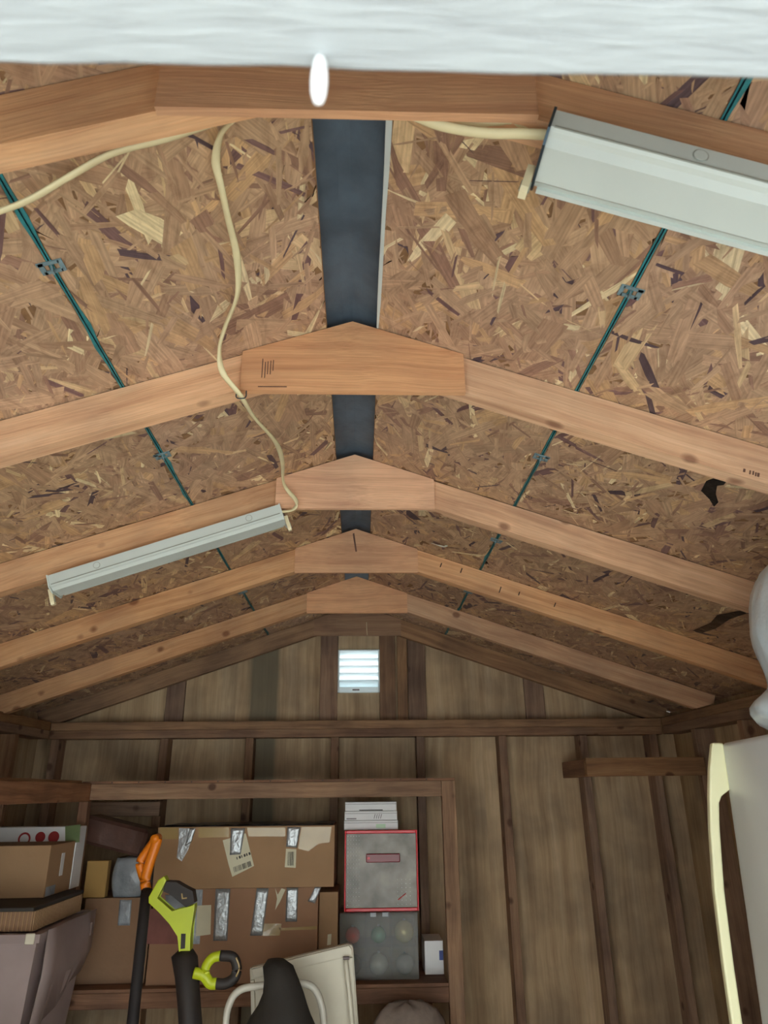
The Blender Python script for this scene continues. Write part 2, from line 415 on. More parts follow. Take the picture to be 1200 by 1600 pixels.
# floor, ground
fl = struct(empty('floor', (0, 1.85, ZF)))
for i in range(3):
    y0 = YF + 0.02 + i * 1.17
    box('plank', -XW, XW, y0, min(y0 + 1.166, YB), ZF - 0.02, ZF, M['plank'], fl, 0.002)
gr = box('ground', -14, 14, -16, 20, ZF - 0.30, ZF - 0.10, M['concrete']); struct(gr)

skyb_ = box('wall_added_sky_block', -9, 9, -6.4, -6.2, ZF - 0.1, 4.2, M['sky_block']); struct(skyb_)  # unseen wall across the yard, added to block low sky and dim the back

# ceiling: OSB panels with strands
ce = struct(empty('ceiling', (XR, 1.85, ZR)))
SEAM = 0.4516                                 # seam distance from the ridge, horizontally
PAL = [((186, 146, 110), 34), ((178, 138, 104), 34), ((170, 129, 97), 26), ((194, 150, 106), 16), ((206, 168, 122), 9), ((224, 194, 146), 6), ((150, 110, 86), 12), ((120, 86, 78), 7), ((90, 68, 68), 3.5)]
PC = np.array([srgb(*c)[:3] for c, _ in PAL]); PW = np.array([w_ for _, w_ in PAL], float); PW /= PW.sum()

def strands(side, u0, u1, y0, y1, parent):
    """flat wood strands pressed into the inner face of one panel; u = distance along the slope from the ridge"""
    xa = Vector((side * cosS, 0, -sinS)); ya = Vector((0, 1, 0))
    nrm = Vector((-side * sinS, 0, -cosS))                      # into the room
    o = Vector((XR, 0, ZR)) + xa * ((u0 + u1) / 2) + ya * ((y0 + y1) / 2)
    W, H = (u1 - u0), (y1 - y0)
    n = int(W * H * 3100)
    cx = rng.uniform(-W / 2, W / 2, n); cy = rng.uniform(-H / 2, H / 2, n)
    big = rng.random(n) < 0.36
    Ls = np.where(big, rng.uniform(0.07, 0.165, n), rng.uniform(0.025, 0.10, n))
    Ws = np.where(big, rng.uniform(0.016, 0.048, n), rng.uniform(0.003, 0.017, n))
    ang = rng.normal(math.pi / 2, 0.85, n)
    lay = np.where(big, rng.uniform(0.0002, 0.0018, n), rng.uniform(0.0002, 0.0019, n))
    ci = rng.choice(len(PC), n, p=PW)
    col = PC[ci] * rng.uniform(0.86, 1.10, (n, 1)) * np.array([0.93, 1.05, 1.20])
    odd = ci >= 4                                                # pale and dark strands are mostly slivers
    Ws = np.where(odd & (rng.random(n) < 0.7), Ws * 0.45, Ws)
    keep = lay.argsort()
    cx, cy, Ls, Ws, ang, lay, col = [a[keep] for a in (cx, cy, Ls, Ws, ang, lay, col)]
    # ragged six-sided outlines
    jit = lambda s: rng.uniform(-s, s, n)
    px = np.stack([-Ls / 2 + jit(0.008), -Ls * 0.15 + jit(0.01), Ls / 2 + jit(0.008), Ls / 2 + jit(0.012), Ls * 0.1 + jit(0.01), -Ls / 2 + jit(0.012)], 1)
    py = np.stack([-Ws / 2, -Ws / 2 * rng.uniform(0.8, 1.15, n), -Ws / 2 * rng.uniform(0.4, 1.0, n), Ws / 2 * rng.uniform(0.4, 1.0, n), Ws / 2, Ws / 2 * rng.uniform(0.5, 1.0, n)], 1)
    ca, sa = np.cos(ang)[:, None], np.sin(ang)[:, None]
    U = np.clip(cx[:, None] + px * ca - py * sa, -W / 2 + 0.002, W / 2 - 0.002)
    V = np.clip(cy[:, None] + px * sa + py * ca, -H / 2 + 0.002, H / 2 - 0.002)
    tilt = rng.uniform(-0.004, 0.004, (n, 1)) * px + rng.uniform(-0.015, 0.015, (n, 1)) * py
    Z = np.maximum(lay[:, None] + tilt, 0.0001)
    xa_, ya_, n_ = np.array(xa), np.array(ya), np.array(nrm)
    co_ = (U.reshape(-1, 1) * xa_ + V.reshape(-1, 1) * ya_ + Z.reshape(-1, 1) * n_)
    me = bpy.data.meshes.new('strands')
    me.vertices.add(n * 6); me.vertices.foreach_set('co', co_.ravel())
    me.loops.add(n * 6)
    idx = np.arange(n * 6).reshape(n, 6)
    if side > 0: idx = idx[:, ::-1]
    me.loops.foreach_set('vertex_index', idx.ravel().astype(np.int32))
    me.polygons.add(n); me.polygons.foreach_set('loop_start', (np.arange(n) * 6).astype(np.int32))
    me.update(calc_edges=True)
    uvl = me.uv_layers.new(name='UVMap')
    pu = (px + rng.uniform(0, 40, (n, 1)))
    pv = (py + rng.uniform(0, 40, (n, 1)))
    if side > 0: pu, pv = pu[:, ::-1], pv[:, ::-1]
    uvl.data.foreach_set('uv', np.stack([pu, pv], 2).ravel())
    ca_ = me.color_attributes.new('tone', 'FLOAT_COLOR', 'CORNER')
    cc = np.concatenate([np.repeat(col, 6, 0), np.ones((n * 6, 1))], 1)
    ca_.data.foreach_set('color', cc.ravel())
    me.validate()
    ob = mesh_obj('strands', me, M['strand'], Matrix.Translation(o + Vector((0, 0, EYE))), parent)
    ob['kind'] = 'stuff'
    return ob

GAP = 0.052 / cosS
US = SEAM / cosS
UE = 1.66 / cosS
YS, YM, YE = YF - 0.06, Y1 + SP + 0.02, YB + 0.06
for side in (-1, 1):
    xa = (side * cosS, 0, -sinS)
    for (u0, u1) in ((GAP, US - 0.003), (US + 0.003, UE)):
        for (y0, y1) in ((YS, YM - 0.0015), (YM + 0.0015, YE)):
            # local x along depth, local y along the slope, extruded outward
            o = Vector((XR, 0, ZR))
            poly = [(y0, u0), (y1, u0), (y1, u1), (y0, u1)]
            ya = Vector(xa)
            X = Vector((0, 1, 0))
            pn = prism('sheathing_panel', poly, -0.011 if side > 0 else 0.011, M['osb_core'], o, X, ya, ce)
            # make sure the board lies above the roof line
            zc = pn.matrix_world
            strands(side, u0, u1, y0, y1, pn)
    # teal sealed panel edges along the seam
    for s2 in (-1, 1):
        pts = []
        yy = YS
        wv = 0.005
        n = 60
        p1, p2 = [], []
        for k in range(n + 1):
            y = YS + (YE - YS) * k / n
            ww = 0.0014 + 0.002 * random.random() + (0.004 if random.random() < 0.12 else 0)
            ua = US + s2 * 0.0012; ub = US + s2 * (0.0012 + ww)
            for u_, lst in ((ua, p1), (ub, p2)):
                lst.append(Vector((XR, y, ZR)) + Vector(xa) * u_ + Vector((-side * sinS, 0, -cosS)) * 0.0024)
        bm = bmesh.new(); c = sum(p1, Vector()) / len(p1)
        a = [bm.verts.new(p - c) for p in p1]; b = [bm.verts.new(p - c) for p in p2]
        for k in range(n): bm.faces.new((a[k], a[k + 1], b[k + 1], b[k]))
        g = bmesh.ops.extrude_face_region(bm, geom=list(bm.faces))
        up = Vector((side * sinS, 0, cosS)) * 0.004
        for v in [e for e in g['geom'] if isinstance(e, bmesh.types.BMVert)]: v.co += up
        mesh_obj('seam_seal', bm_mesh('seam_seal', bm), M['teal'], Matrix.Translation(c + Vector((0, 0, EYE))), ce)
    # H clips, one in each bay
    clipme = None
    for yc in (0.36, 0.80 + 0.06 * side * 0 + (0.06 if side < 0 else 0.10), 1.50, 2.10, 2.72, 3.30):
        pos = Vector((XR, yc, ZR)) + Vector(xa) * (US) + Vector((-side * sinS, 0, -cosS)) * 0.0035
        Mx = frame(pos, (0, 1, 0), xa)
        if clipme is None:
            bm = bmesh.new()
            def cplate(x0, x1, y0, y1, z0, z1):
                r = bmesh.ops.create_cube(bm, size=1)
                bmesh.ops.scale(bm, vec=(x1 - x0, y1 - y0, z1 - z0), verts=r['verts'])
                bmesh.ops.translate(bm, vec=((x0 + x1) / 2, (y0 + y1) / 2, (z0 + z1) / 2), verts=r['verts'])
            cplate(-0.012, 0.012, -0.018, -0.011, -0.0012, 0.0012)
            cplate(-0.012, -0.006, -0.013, 0.020, -0.0012, 0.0012)
            cplate(0.006, 0.012, -0.013, 0.014, -0.0012, 0.0012)
            cplate(-0.012, 0.012, 0.010, 0.018, -0.0012, 0.0012)
            cplate(-0.004, 0.004, -0.0015, 0.0015, -0.012 if side < 0 else -0.002, 0.002 if side < 0 else 0.012)
            clipme = bm_mesh('panel_clip', bm)
        mesh_obj('panel_clip', clipme, M['clip'], Mx, ce)

# roofing felt over the boards, shut against the sky
for side in (-1, 1):
    xa = Vector((side * cosS, 0, -sinS))
    prism('roofing', [(YS - 0.02, 0.14), (YE + 0.02, 0.14), (YE + 0.02, UE + 0.02), (YS - 0.02, UE + 0.02)], -0.006 if side > 0 else 0.006, M['felt'],
          Vector((XR, 0, ZR)) + Vector((side * sinS, 0, cosS)) * 0.0115, (0, 1, 0), xa, ce)
# black felt above the open ridge gap
fpts = []
for side in (-1, 1):
    pass
prof = [(-0.20, -0.20 * SL + 0.006), (-0.02, 0.002), (0.0, 0.006), (0.02, 0.002), (0.20, -0.20 * SL + 0.006)]
rings = []
for k in range(41):
    y = YS + (YE - YS) * k / 40
    ring = []
    for (dx, dz) in prof: ring.append(Vector((XR + dx, y, ZR + 0.014 + dz + random.uniform(-0.0015, 0.001))))
    for (dx, dz) in prof[::-1]: ring.append(Vector((XR + dx, y, ZR + 0.022 + dz)))
    rings.append(ring)
loft('ridge_felt', rings, M['felt'], ce, smooth=False)
# pale strip along the right edge of the gap, in the first bay only
rr = []
for k in range(13):
    y = 0.24 + (Y1 + 0.0 - 0.24) * k / 12
    wv = 0.0075 + 0.0015 * math.sin(k * 1.3) - 0.004 * max(0, k - 9) / 3
    x0 = XR + 0.0505 - 0.0015 * math.sin(k * 0.7)
    rr.append([Vector((x0, y, roof(x0) - 0.0035)), Vector((x0 + wv, y, roof(x0 + wv) - 0.0035)), Vector((x0 + wv, y, roof(x0 + wv) - 0.001)), Vector((x0, y, roof(x0) + 0.012))])
loft('ridge_vent_strip', rr, M['pale_strip'], ce, smooth=False)

# ------------------------------------------------------------------ walls
def stud_z(par, x, y0, y1, z0, z1, wx, mat=None):
    return box('stud', x - wx / 2, x + wx / 2, y0, y1, z0, z1, mat or M['stud'], par, 0.002, axis='Z')

PT, PB = 0.321, 0.245                                        # double top plate
# back wall
wb = struct(empty('wall_back', (0, YB, ZF)))
edges = [-XW, -0.62, 0.60, XW]
for i in range(3):
    x0, x1 = edges[i], edges[i + 1]
    def top(x): return roof(x) - 0.004
    pts = [(x0, ZF), (x1, ZF), (x1, top(x1))]
    if x0 < XR < x1: pts.append((XR, top(XR)))
    pts.append((x0, top(x0)))
    # grain vertical: local x = world z, local y = world x
    poly = [(p[1], p[0]) for p in pts]
    if i == 1:                                               # opening for the louvred vent
        poly_l = None
        vx0, vx1, vz0, vz1 = -0.108, 0.092, 0.466, 0.668
        tz = top
        quads = [[(ZF, x0), (ZF, vx0), (tz(vx0), vx0), (tz(x0), x0)],
                 [(ZF, vx1), (ZF, x1), (tz(x1), x1), (tz(vx1), vx1)],
                 [(ZF, vx0), (ZF, vx1), (vz0, vx1), (vz0, vx0)],
                 [(vz1, vx0), (vz1, vx1), (tz(vx1), vx1), (tz(XR), XR), (tz(vx0), vx0)]]
        bm = bmesh.new()
        for q in quads:
            a = [bm.verts.new((p[0], p[1], 0)) for p in q]; b = [bm.verts.new((p[0], p[1], 0.012)) for p in q]
            bm.faces.new(a[::-1]); bm.faces.new(b)
            for k in range(len(q)): bm.faces.new((a[k], a[(k + 1) % len(q)], b[(k + 1) % len(q)], b[k]))
        mesh_obj('siding_panel', bm_mesh('siding_panel', bm), M['siding_stained'], frame((0, YB, 0), (0, 0, 1), (1, 0, 0)), wb)
    else:
        prism('siding_panel', poly, 0.012, M['siding'], (0, YB, 0), (0, 0, 1), (1, 0, 0), wb)
for x in (-1.44, -0.93, -0.527, -0.122, 0.288, 0.684, 1.078, 1.42):
    stud_z(wb, x, 3.511, YB - 0.001, ZF + 0.04, PB - 0.001, 0.038)
box('top_plate', -1.47, 1.47, 3.510, YB - 0.001, 0.283, PT, M['plate'], wb, 0.002)
box('top_plate', -1.47, 1.47, 3.512, YB - 0.001, PB, 0.2825, M['stud'], wb, 0.002)
box('bottom_plate', -1.47, 1.47, 3.512, YB - 0.001, ZF + 0.001, ZF + 0.039, M['stud'], wb, 0.002)
for x0, x1, mt in ((-0.959, -0.87, 'stud'), (-0.203, -0.115, 'stud'), (0.096, 0.176, 'stud'), (0.186, 0.236, 'plate'), (0.239, 0.329, 'stud'), (0.825, 0.922, 'stud')):
    zt = min(roof(x0), roof(x1)) - 0.03
    box('gable_stud', x0, x1, 3.5745, YB - 0.001, PT + 0.001, zt, M[mt], wb, 0.002, axis='Z')

# side walls
for side, nm in ((-1, 'wall_left'), (1, 'wall_right')):
    ws = struct(empty(nm, (side * XW, 1.85, ZF)))
    for i in range(3):
        y0 = YF + i * 1.17; y1 = min(y0 + 1.168, YB)
        xx0, xx1 = sorted((side * XW, side * (XW + 0.012)))
        prism('siding_panel', [(ZF, y0), (roof(side * XW) - 0.0005, y0), (roof(side * XW) - 0.0005, y1), (ZF, y1)], 0.012 * side * -1, M['siding'], (side * XW, 0, 0), (0, 0, 1), (0, 1, 0), ws)
    for k in range(8):
        y = 0.30 + k * 0.41
        xs = sorted((side * 1.471, side * (XW - 0.001)))
        box('stud', xs[0], xs[1], y, y + 0.038, ZF + 0.04, PB - 0.001, M['stud'], ws, 0.002, axis='Z')
    xs = sorted((side * 1.471, side * (XW - 0.001)))
    box('top_plate', xs[0], xs[1], 0.22, 3.509, 0.283, PT, M['plate'], ws, 0.002, axis='Y')
    box('top_plate', xs[0], xs[1], 0.22, 3.511, PB, 0.2825, M['stud'], ws, 0.002, axis='Y')
    box('bottom_plate', xs[0], xs[1], 0.22, 3.511, ZF + 0.001, ZF + 0.039, M['stud'], ws, 0.002, axis='Y')

for sx in (-1, 1):
    for (ya_, yb_) in ((YB - 0.03, YB + 0.03), (YF - 0.03, YF + 0.03)):
        xs = sorted((sx * (XW + 0.0125), sx * (XW + 0.035)))
        box('trim_%d' % (1 + (sx > 0) + 2 * (ya_ < 1)), xs[0], xs[1], ya_, yb_, ZF, 0.345, M['siding'], None, 0.002, axis='Z')['kind'] = 'structure'
        xs = sorted((sx * (XW - 0.06), sx * (XW + 0.035)))
        yo = YB + 0.0125 if ya_ > 1 else YF - 0.0225
        box('trim_%d' % (5 + (sx > 0) + 2 * (ya_ < 1)), xs[0], xs[1], yo, yo + 0.02, ZF, 0.34, M['siding'], None, 0.002, axis='Z')['kind'] = 'structure'

# front wall with the doorway the photograph is taken through
DW, DH = 1.05, 0.30
wf = struct(empty('wall_front', (0, YF, ZF)))
def fpanel(pts, mat=M['siding']):
    prism('siding_panel', [(p[1], p[0]) for p in pts], 0.012, mat, (0, YF, 0), (0, 0, 1), (1, 0, 0), wf)
fpanel([(-XW, ZF), (-DW - 0.02, ZF), (-DW - 0.02, roof(-DW) - 0.01), (-XW, roof(-XW) - 0.006)])
fpanel([(DW + 0.02, ZF), (XW, ZF), (XW, roof(XW) - 0.006), (DW + 0.02, roof(DW) - 0.01)])
fpanel([(-DW - 0.018, DH + 0.03), (DW + 0.018, DH + 0.03), (DW + 0.018, roof(DW) - 0.012), (XR, ZR - 0.006), (-DW - 0.018, roof(-DW) - 0.012)])
for x in (-1.50, 1.50):
    stud_z(wf, x, YF + 0.013, 0.21, ZF + 0.001, PT, 0.06)
d1 = struct(empty('door_1', (0, YF, ZF)))
# door head: white painted board, the underside shows; slightly wavy brushed inner edge
rings = []
for k in range(61):
    x = -DW + 2 * DW * k / 60
    wob = 0.0006 * math.sin(x * 31) + 0.0004 * math.sin(x * 83 + 1)
    e = 0.0045 * 0 + 0.2192 + wob - 0.0045 * (x / 1.0) * 0
    z = DH
    rings.append([Vector((x, 0.055, z)), Vector((x, 0.10, z - 0.0003)), Vector((x, e - 0.003, z)), Vector((x, e, z + 0.003)), Vector((x, e, z + 0.022)), Vector((x, 0.055, z + 0.026))])
loft('head_jamb', rings, M['header_paint'], d1, smooth=False)
for s in (-1, 1):
    xs = sorted((s * (DW + 0.001), s * (DW + 0.03)))
    box('side_jamb', xs[0], xs[1], 0.055, 0.2165, ZF, DH + 0.02, M['header_paint'], d1, 0.003, axis='Z')
# white peg hanging from the door head
pg = at(500, 100, 0.2135)
prof = [(0.0018, 0.001), (0.0030, -0.003), (0.0037, -0.010), (0.0038, -0.016), (0.0034, -0.022), (0.0024, -0.0265), (0.0008, -0.0285)]
rings = [[Vector((pg.x + r * math.cos(t), 0.212 + r * math.sin(t), DH + z)) for t in [2 * math.pi * q / 16 for q in range(16)]] for r, z in prof]
tag(loft('door_peg', rings, M['white_card']), 'small rounded white peg hanging from the white door head', 'peg')

# ------------------------------------------------------------------ trusses
TR_LABEL = ['nearest roof truss, its peak cut off by the white door head',
            'large bright roof truss with a cable stapled under its gusset',
            'roof truss carrying the left white light fixture under its rafter',
            'roof truss between the left fixture truss and the two darker rear trusses',
            'roof truss with the small plywood gusset, last before the gable wall',
            'dim end truss fixed flat to the back gable wall above the louvred vent']
trusses = []
for i in range(6):
    yf = Y1 + SP * (i - 1)                                    # front face of the gusset plate
    if i == 5: yf = 3.525
    t = tag(empty('roof_truss', (XR, yf + 0.03, PT)), TR_LABEL[i], 'truss', 'trusses carrying the gable roof')
    trusses.append(t)
    d = 0.083
    ym = yf + 0.012
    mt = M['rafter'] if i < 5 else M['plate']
    for side in (-1, 1):
        # local x down the slope, local y perpendicular to it (towards the roof)
        xa = Vector((side * cosS, 0, -sinS)); ya = Vector((side * sinS, 0, cosS))
        L = 1.54 / cosS
        v = SL * d                                            # plumb cut at the ridge
        zb = (roof(XR + side * 1.47) - 0.0) 
        poly = [(-0.0012, -0.0042), (L, -0.0042), (L, -0.040), (1.476 / cosS, -d), (-v + 0.001, -d)]
        # pencil: for side>0, xa x ya points to -y ; extrude accordingly
        z = xa.cross(ya).y
        prism('rafter', poly, 0.036 * (1 if z > 0 else -1), mt, (XR, ym, ZR), xa, ya, t, 0.0)
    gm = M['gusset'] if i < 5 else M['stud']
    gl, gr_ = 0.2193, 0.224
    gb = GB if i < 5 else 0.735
    gz = lambda x: ZR - SL * abs(x) - 0.0045
    poly = [(-gl, gb), (gr_, gb), (gr_, gz(gr_)), (0, gz(0)), (-gl, gz(gl))]
    prism('gusset_plate', poly, -0.0115, gm, (XR, yf, 0), (1, 0, 0), (0, 0, 1), t)

# pencil ticks / grade stamp marks on the big rafter
for px, py, w_, h_ in ((1163, 735, 3, 5), (1172, 738, 2, 6), (1177, 739, 2, 6), (1181, 741, 2, 6), (1185, 742, 3, 6)):
    p = at(px, py, Y1 + 0.0115)
    s = 1 / 700
    prism('grade_stamp', [(-w_ * s / 2, -h_ * s / 2), (w_ * s / 2, -h_ * s / 2), (w_ * s / 2, h_ * s / 2), (-w_ * s / 2, h_ * s / 2)], 0.0006, M['knot_mark'],
          (p.x, Y1 + 0.0119, p.z), (cosS, 0, -sinS), (sinS, 0, cosS), trusses[1])

# scratches on the big gusset and a tar streak on the middle one
for k in range(5):
    p = at(410 + k * 4.2, 574 + (k % 2) * 3, Y1)
    box('scratch', p.x - 0.0009, p.x + 0.0009, Y1 - 0.0005, Y1 + 0.0004, p.z - 0.024 + 0.004 * k, p.z + 0.020 - 0.003 * (k % 3), M['knot_mark'], trusses[1], axis='Z')
p = at(403, 604, Y1); q = at(448, 606, Y1)
box('scratch', p.x, q.x, Y1 - 0.0005, Y1 + 0.0004, p.z - 0.001, p.z + 0.001, M['knot_mark'], trusses[1])
Y3 = Y1 + 2 * SP
a = at(551, 834, Y3); b = at(557, 862, Y3)
prism('tar_streak', [(a.x, a.z), (a.x + 0.006, a.z + 0.003), (b.x + 0.002, b.z), (b.x - 0.004, b.z)], -0.0008, M['knot_mark'], (0, Y3 - 0.0006, 0), (1, 0, 0), (0, 0, 1), trusses[3])
# short bent nails left in the right-hand rafter of the middle truss
for px, py, ln in ((690, 880, 6), (722, 888, 7), (783, 917, 9), (812, 925, 5), (868, 942, 6)):
    p = at(px, py, Y3 + 0.0105); q = at(px - ln * 0.35, py + ln, Y3 + 0.004)
    tube('nail', [p, q], 0.0016, 0.0016, M['ink'], trusses[3], 2, 6)

# ------------------------------------------------------------------ light fixtures (bare strip channels, no tubes)
def fixture(label, side, yf, xs, xe, cable_end):
    """strip channel screwed under a rafter; xs, xe = horizontal start (near ridge) and end"""
    xa = Vector((side * cosS, 0, -sinS)); ya = Vector((side * sinS, 0, cosS))
    def pt(x, down, y):                          # down = distance below the rafter's lower edge
        return Vector((x, y, roof(x))) - ya * (0.0895 + down) + xa * 0
    L = abs(xe - xs) / cosS
    ymid = yf + 0.04
    root = tag(empty('strip_light_fixture', pt((xs + xe) / 2, 0, ymid)), label, 'light fixture', 'bare fluorescent strip fixtures')
    # section in (y, down): channel with shoulders and a lip on both edges
    sec = [(0.0, 0.001), (0.0, 0.028), (0.004, 0.031), (0.010, 0.033), (0.018, 0.040), (0.066, 0.040), (0.074, 0.033), (0.080, 0.031), (0.084, 0.028), (0.084, 0.001)]
    rings = []
    for x in (xs, xe):
        rings.append([pt(x, dn, yf + yy) for yy, dn in sec])
    loft('channel', rings, M['white_enamel'], root, smooth=False)
    # lip along the far lower edge
    rings = []
    for x in (xs + side * 0.004, xe - side * 0.004):
        rings.append([pt(x, dn, yf + yy) for yy, dn in ((0.083, 0.026), (0.083, 0.034), (0.089, 0.034), (0.089, 0.026))])
    loft('lip', rings, M['white_enamel'], root, smooth=False)
    rings = []
    for x in (xs + side * 0.004, xe - side * 0.004):
        rings.append([pt(x, dn, yf + yy) for yy, dn in ((-0.0012, 0.0265), (-0.0012, 0.0285), (0.0006, 0.0285), (0.0006, 0.0265))])
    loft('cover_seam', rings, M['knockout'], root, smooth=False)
    for x, s in ((xs, -side), (xe, side)):
        rings = []
        for e in (0.0, 0.003):
            xx = x + s * e
            rings.append([pt(xx, dn, yf + yy) for yy, dn in ((-0.003, 0.0), (-0.003, 0.034), (0.012, 0.045), (0.072, 0.045), (0.087, 0.034), (0.087, 0.0))])
        loft('end_plate', rings, M['dark_steel'] if (side > 0 and x == xs) else M['white_enamel'], root, smooth=False)
        # lamp holder: ivory tab with rounded tip
        yc = yf + (0.030 if side < 0 else 0.062)
        prof = [(-0.008, 0.030), (-0.008, 0.066), (-0.005, 0.073), (0.005, 0.073), (0.008, 0.066), (0.008, 0.030)]
        rings = []
        for e in (0.004, 0.013):
            rings.append([pt(x + s * e, dn, yc + yy) for yy, dn in prof])
        lh = loft('lamp_holder', rings, M['ivory_socket'], root, smooth=False)
        rings = []
        for e in (0.0025, 0.0145):
            rings.append([pt(x + s * e, dn, yc + yy) for yy, dn in ((-0.0015, 0.050), (-0.0015, 0.066), (0.0015, 0.066), (0.0015, 0.050))])
        loft('contact_slot', rings, M['knockout'], lh, smooth=False)
    # knockouts on the front side
    for fx in (0.20, 0.86):
        x = xs + (xe - xs) * (1 - fx if side < 0 else fx)
        c = pt(x, 0.014, yf)
        rg = []
        for yy in (-0.0008, 0.0004):
            rg.append([c + xa * (0.009 * math.cos(q)) + ya * (0.009 * math.sin(q)) + Vector((0, yy, 0)) for q in [2 * math.pi * k / 20 for k in range(20)]])
        ko = loft('knockout', rg, M['knockout'], root, smooth=False)
        rg = []
        for yy in (-0.0012, 0.0004):
            rg.append([c + xa * (0.0078 * math.cos(q)) + ya * (0.0078 * math.sin(q)) + Vector((0, yy, 0)) for q in [2 * math.pi * k / 20 for k in range(20)]])
        loft('knockout_disc', rg, M['white_enamel'], ko, smooth=False)
    return root

T2 = Y1 + SP
fixture('white strip light fixture under the left rafter, full length visible, without tube', -1, T2 - 0.018, -0.255, -0.845, None)
fixture('large near white strip light fixture cut by the right picture edge', 1, Y1 - SP - 0.012, 0.252, 1.05, None)

# ------------------------------------------------------------------ cables
def cable(pts, label, tw, group='ivory cables hanging under the roof'):
    P = [at(*p) for p in pts]
    o = tube('electric_cable', P, 0.0062, 0.0036, M['cable'], None, 8, 10, tw, True, (0.1, 0, 1))
    return tag(o, label, 'cable', group)
c1 = cable([(425, 150, .60), (415, 158, .60), (378, 176, .628), (347, 207, .68), (337, 250, .729), (345, 290, .765), (356, 340, .824), (370, 400, .906), (371, 460, .99), (352, 510, 1.066),
            (343, 545, 1.114), (348, 582, 1.150), (375, 617, 1.180), (397, 652, 1.29), (430, 690, 1.44), (441, 720, 1.58), (444, 757, 1.745), (463, 783, 1.765), (458, 796, 1.772), (440, 800, 1.785), (418, 803, 1.80)],
           'long ivory cable winding down from the nearest truss to the left fixture', lambda f: 1.1 * math.sin(f * 17) + 0.6)
st = at(377, 619, 1.178)
tube('cable_staple', [st + Vector((-0.009, 0, 0.012)), st + Vector((-0.009, -0.003, -0.004)), st + Vector((0, -0.004, -0.0075)), st + Vector((0.009, -0.003, -0.004)), st + Vector((0.009, 0, 0.012))], 0.0012, 0.0012, M['dark_steel'], c1, 5, 6)
cable([(420, 152, .612), (410, 163, .618), (350, 186, .63), (260, 217, .655), (175, 240, .67), (110, 275, .687), (50, 310, .70), (0, 330, .708), (-70, 350, .71), (-170, 380, .71)],
      'ivory cable running off the left edge across the OSB', lambda f: 0.5)
cable([(600, 152, .606), (612, 163, .603), (660, 186, .600), (700, 199, .600), (760, 208, .598), (820, 209, .592), (880, 212, .590)],
      'lower sagging ivory cable feeding the near right fixture', lambda f: 0.4)
cable([(655, 152, .615), (670, 163, .613), (695, 176, .612), (730, 190, .610), (775, 188, .602), (800, 186, .600), (826, 196, .602), (872, 206, .604)],
      'shorter wavy ivory cable above the sagging one at the near right fixture', lambda f: 0.9)

# scrap of white stuck to the OSB
sp_ = at(685, 832, 2.30)
zr_ = roof(sp_.x) - 0.006
tag(tube('paper_scrap', [Vector((sp_.x - 0.024, 2.30, roof(sp_.x - 0.024) - 0.006)), Vector((sp_.x, 2.285, zr_ - 0.006)), Vector((sp_.x + 0.018, 2.295, roof(sp_.x + .018) - 0.006)), Vector((sp_.x + 0.024, 2.28, roof(sp_.x + .024) - 0.005))],
         0.006, 0.0012, M['scrap'], None, 6, 8), 'tiny curled white scrap stuck to the right roof boards', 'scrap')
# black scuffs on the roof boards
def scuff(pts, label):
    y_c = sum(p[1] for p in pts) / len(pts)
    rings = []
    for dn in (0.0026, 0.0032):
        rings.append([Vector((x, y, roof(x) - dn)) for x, y in pts])
    return tag(loft('dark_stain', rings, M['black_film'], None, smooth=False), label, 'stain', 'dark stains on the roof boards')
def on_roof(px, py):
    d = FWD * 1091.88 + RIGHT * (px - 600) + UPV * (800 - py)
    k = ZR + SL * XR if d.x > 0 else ZR - SL * XR
    s = 1 if d.x > 0 else -1
    t = k / (d.z + SL * s * d.x)
    return (d.x * t, d.y * t)
scuff([on_roof(*p) for p in ((1095, 765), (1103, 750), (1118, 744), (1136, 749), (1130, 756), (1120, 757), (1118, 770), (1122, 783), (1115, 790), (1108, 778))], 'curved blue-black stain under the large bright rafter at right')
scuff([on_roof(*p) for p in ((1082, 984), (1110, 972), (1120, 960), (1160, 952), (1166, 957), (1140, 966), (1118, 981), (1095, 988))], 'smudged black streak low on the right roof slope')

# ------------------------------------------------------------------ louvred vent in the gable
vr = tag(empty('louvred_vent', (-0.008, 3.585, 0.466)), 'bright white louvred vent glowing in the gable wall', 'vent')
vx0, vx1, vz0, vz1 = -0.114, 0.097, 0.461, 0.673
yv = 3.575
fr = 0.008
box('frame_side', vx0, vx0 + fr, yv, yv + 0.05, vz0, vz1, M['vent'], vr, 0.0015, axis='Z')
box('frame_side', vx1 - fr, vx1, yv, yv + 0.05, vz0, vz1, M['vent'], vr, 0.0015, axis='Z')
box('frame_top', vx0 + fr, vx1 - fr, yv, yv + 0.05, vz1 - 0.006, vz1, M['vent'], vr, 0.001)
box('frame_sill', vx0 + fr, vx1 - fr, yv, yv + 0.05, vz0, vz0 + 0.026, M['vent'], vr, 0.0015)
box('latch', -0.04, -0.005, yv - 0.004, yv - 0.0005, vz0 + 0.008, vz0 + 0.015, M['grey_print'], vr, 0.001)
n = 5
ph = (vz1 - 0.006 - (vz0 + 0.026)) / n
for k in range(n):
    zc = vz0 + 0.026 + ph * (k + 0.5)
    # slat: leans outwards at the bottom so rain runs off
    a = Vector((0, yv + 0.006, zc + ph * 0.50)); b = Vector((0, yv + 0.034, zc - ph * 0.47))
    dirv = (b - a).normalized(); nrm = Vector((0, dirv.z, -dirv.y)) * 0.0012
    poly = [a + nrm, b + nrm, b - nrm, a - nrm]
    loft('slat', [[Vector((x, p.y, p.z)) for p in poly] for x in (vx0 + fr, vx1 - fr)], M['vent'], vr, smooth=False)
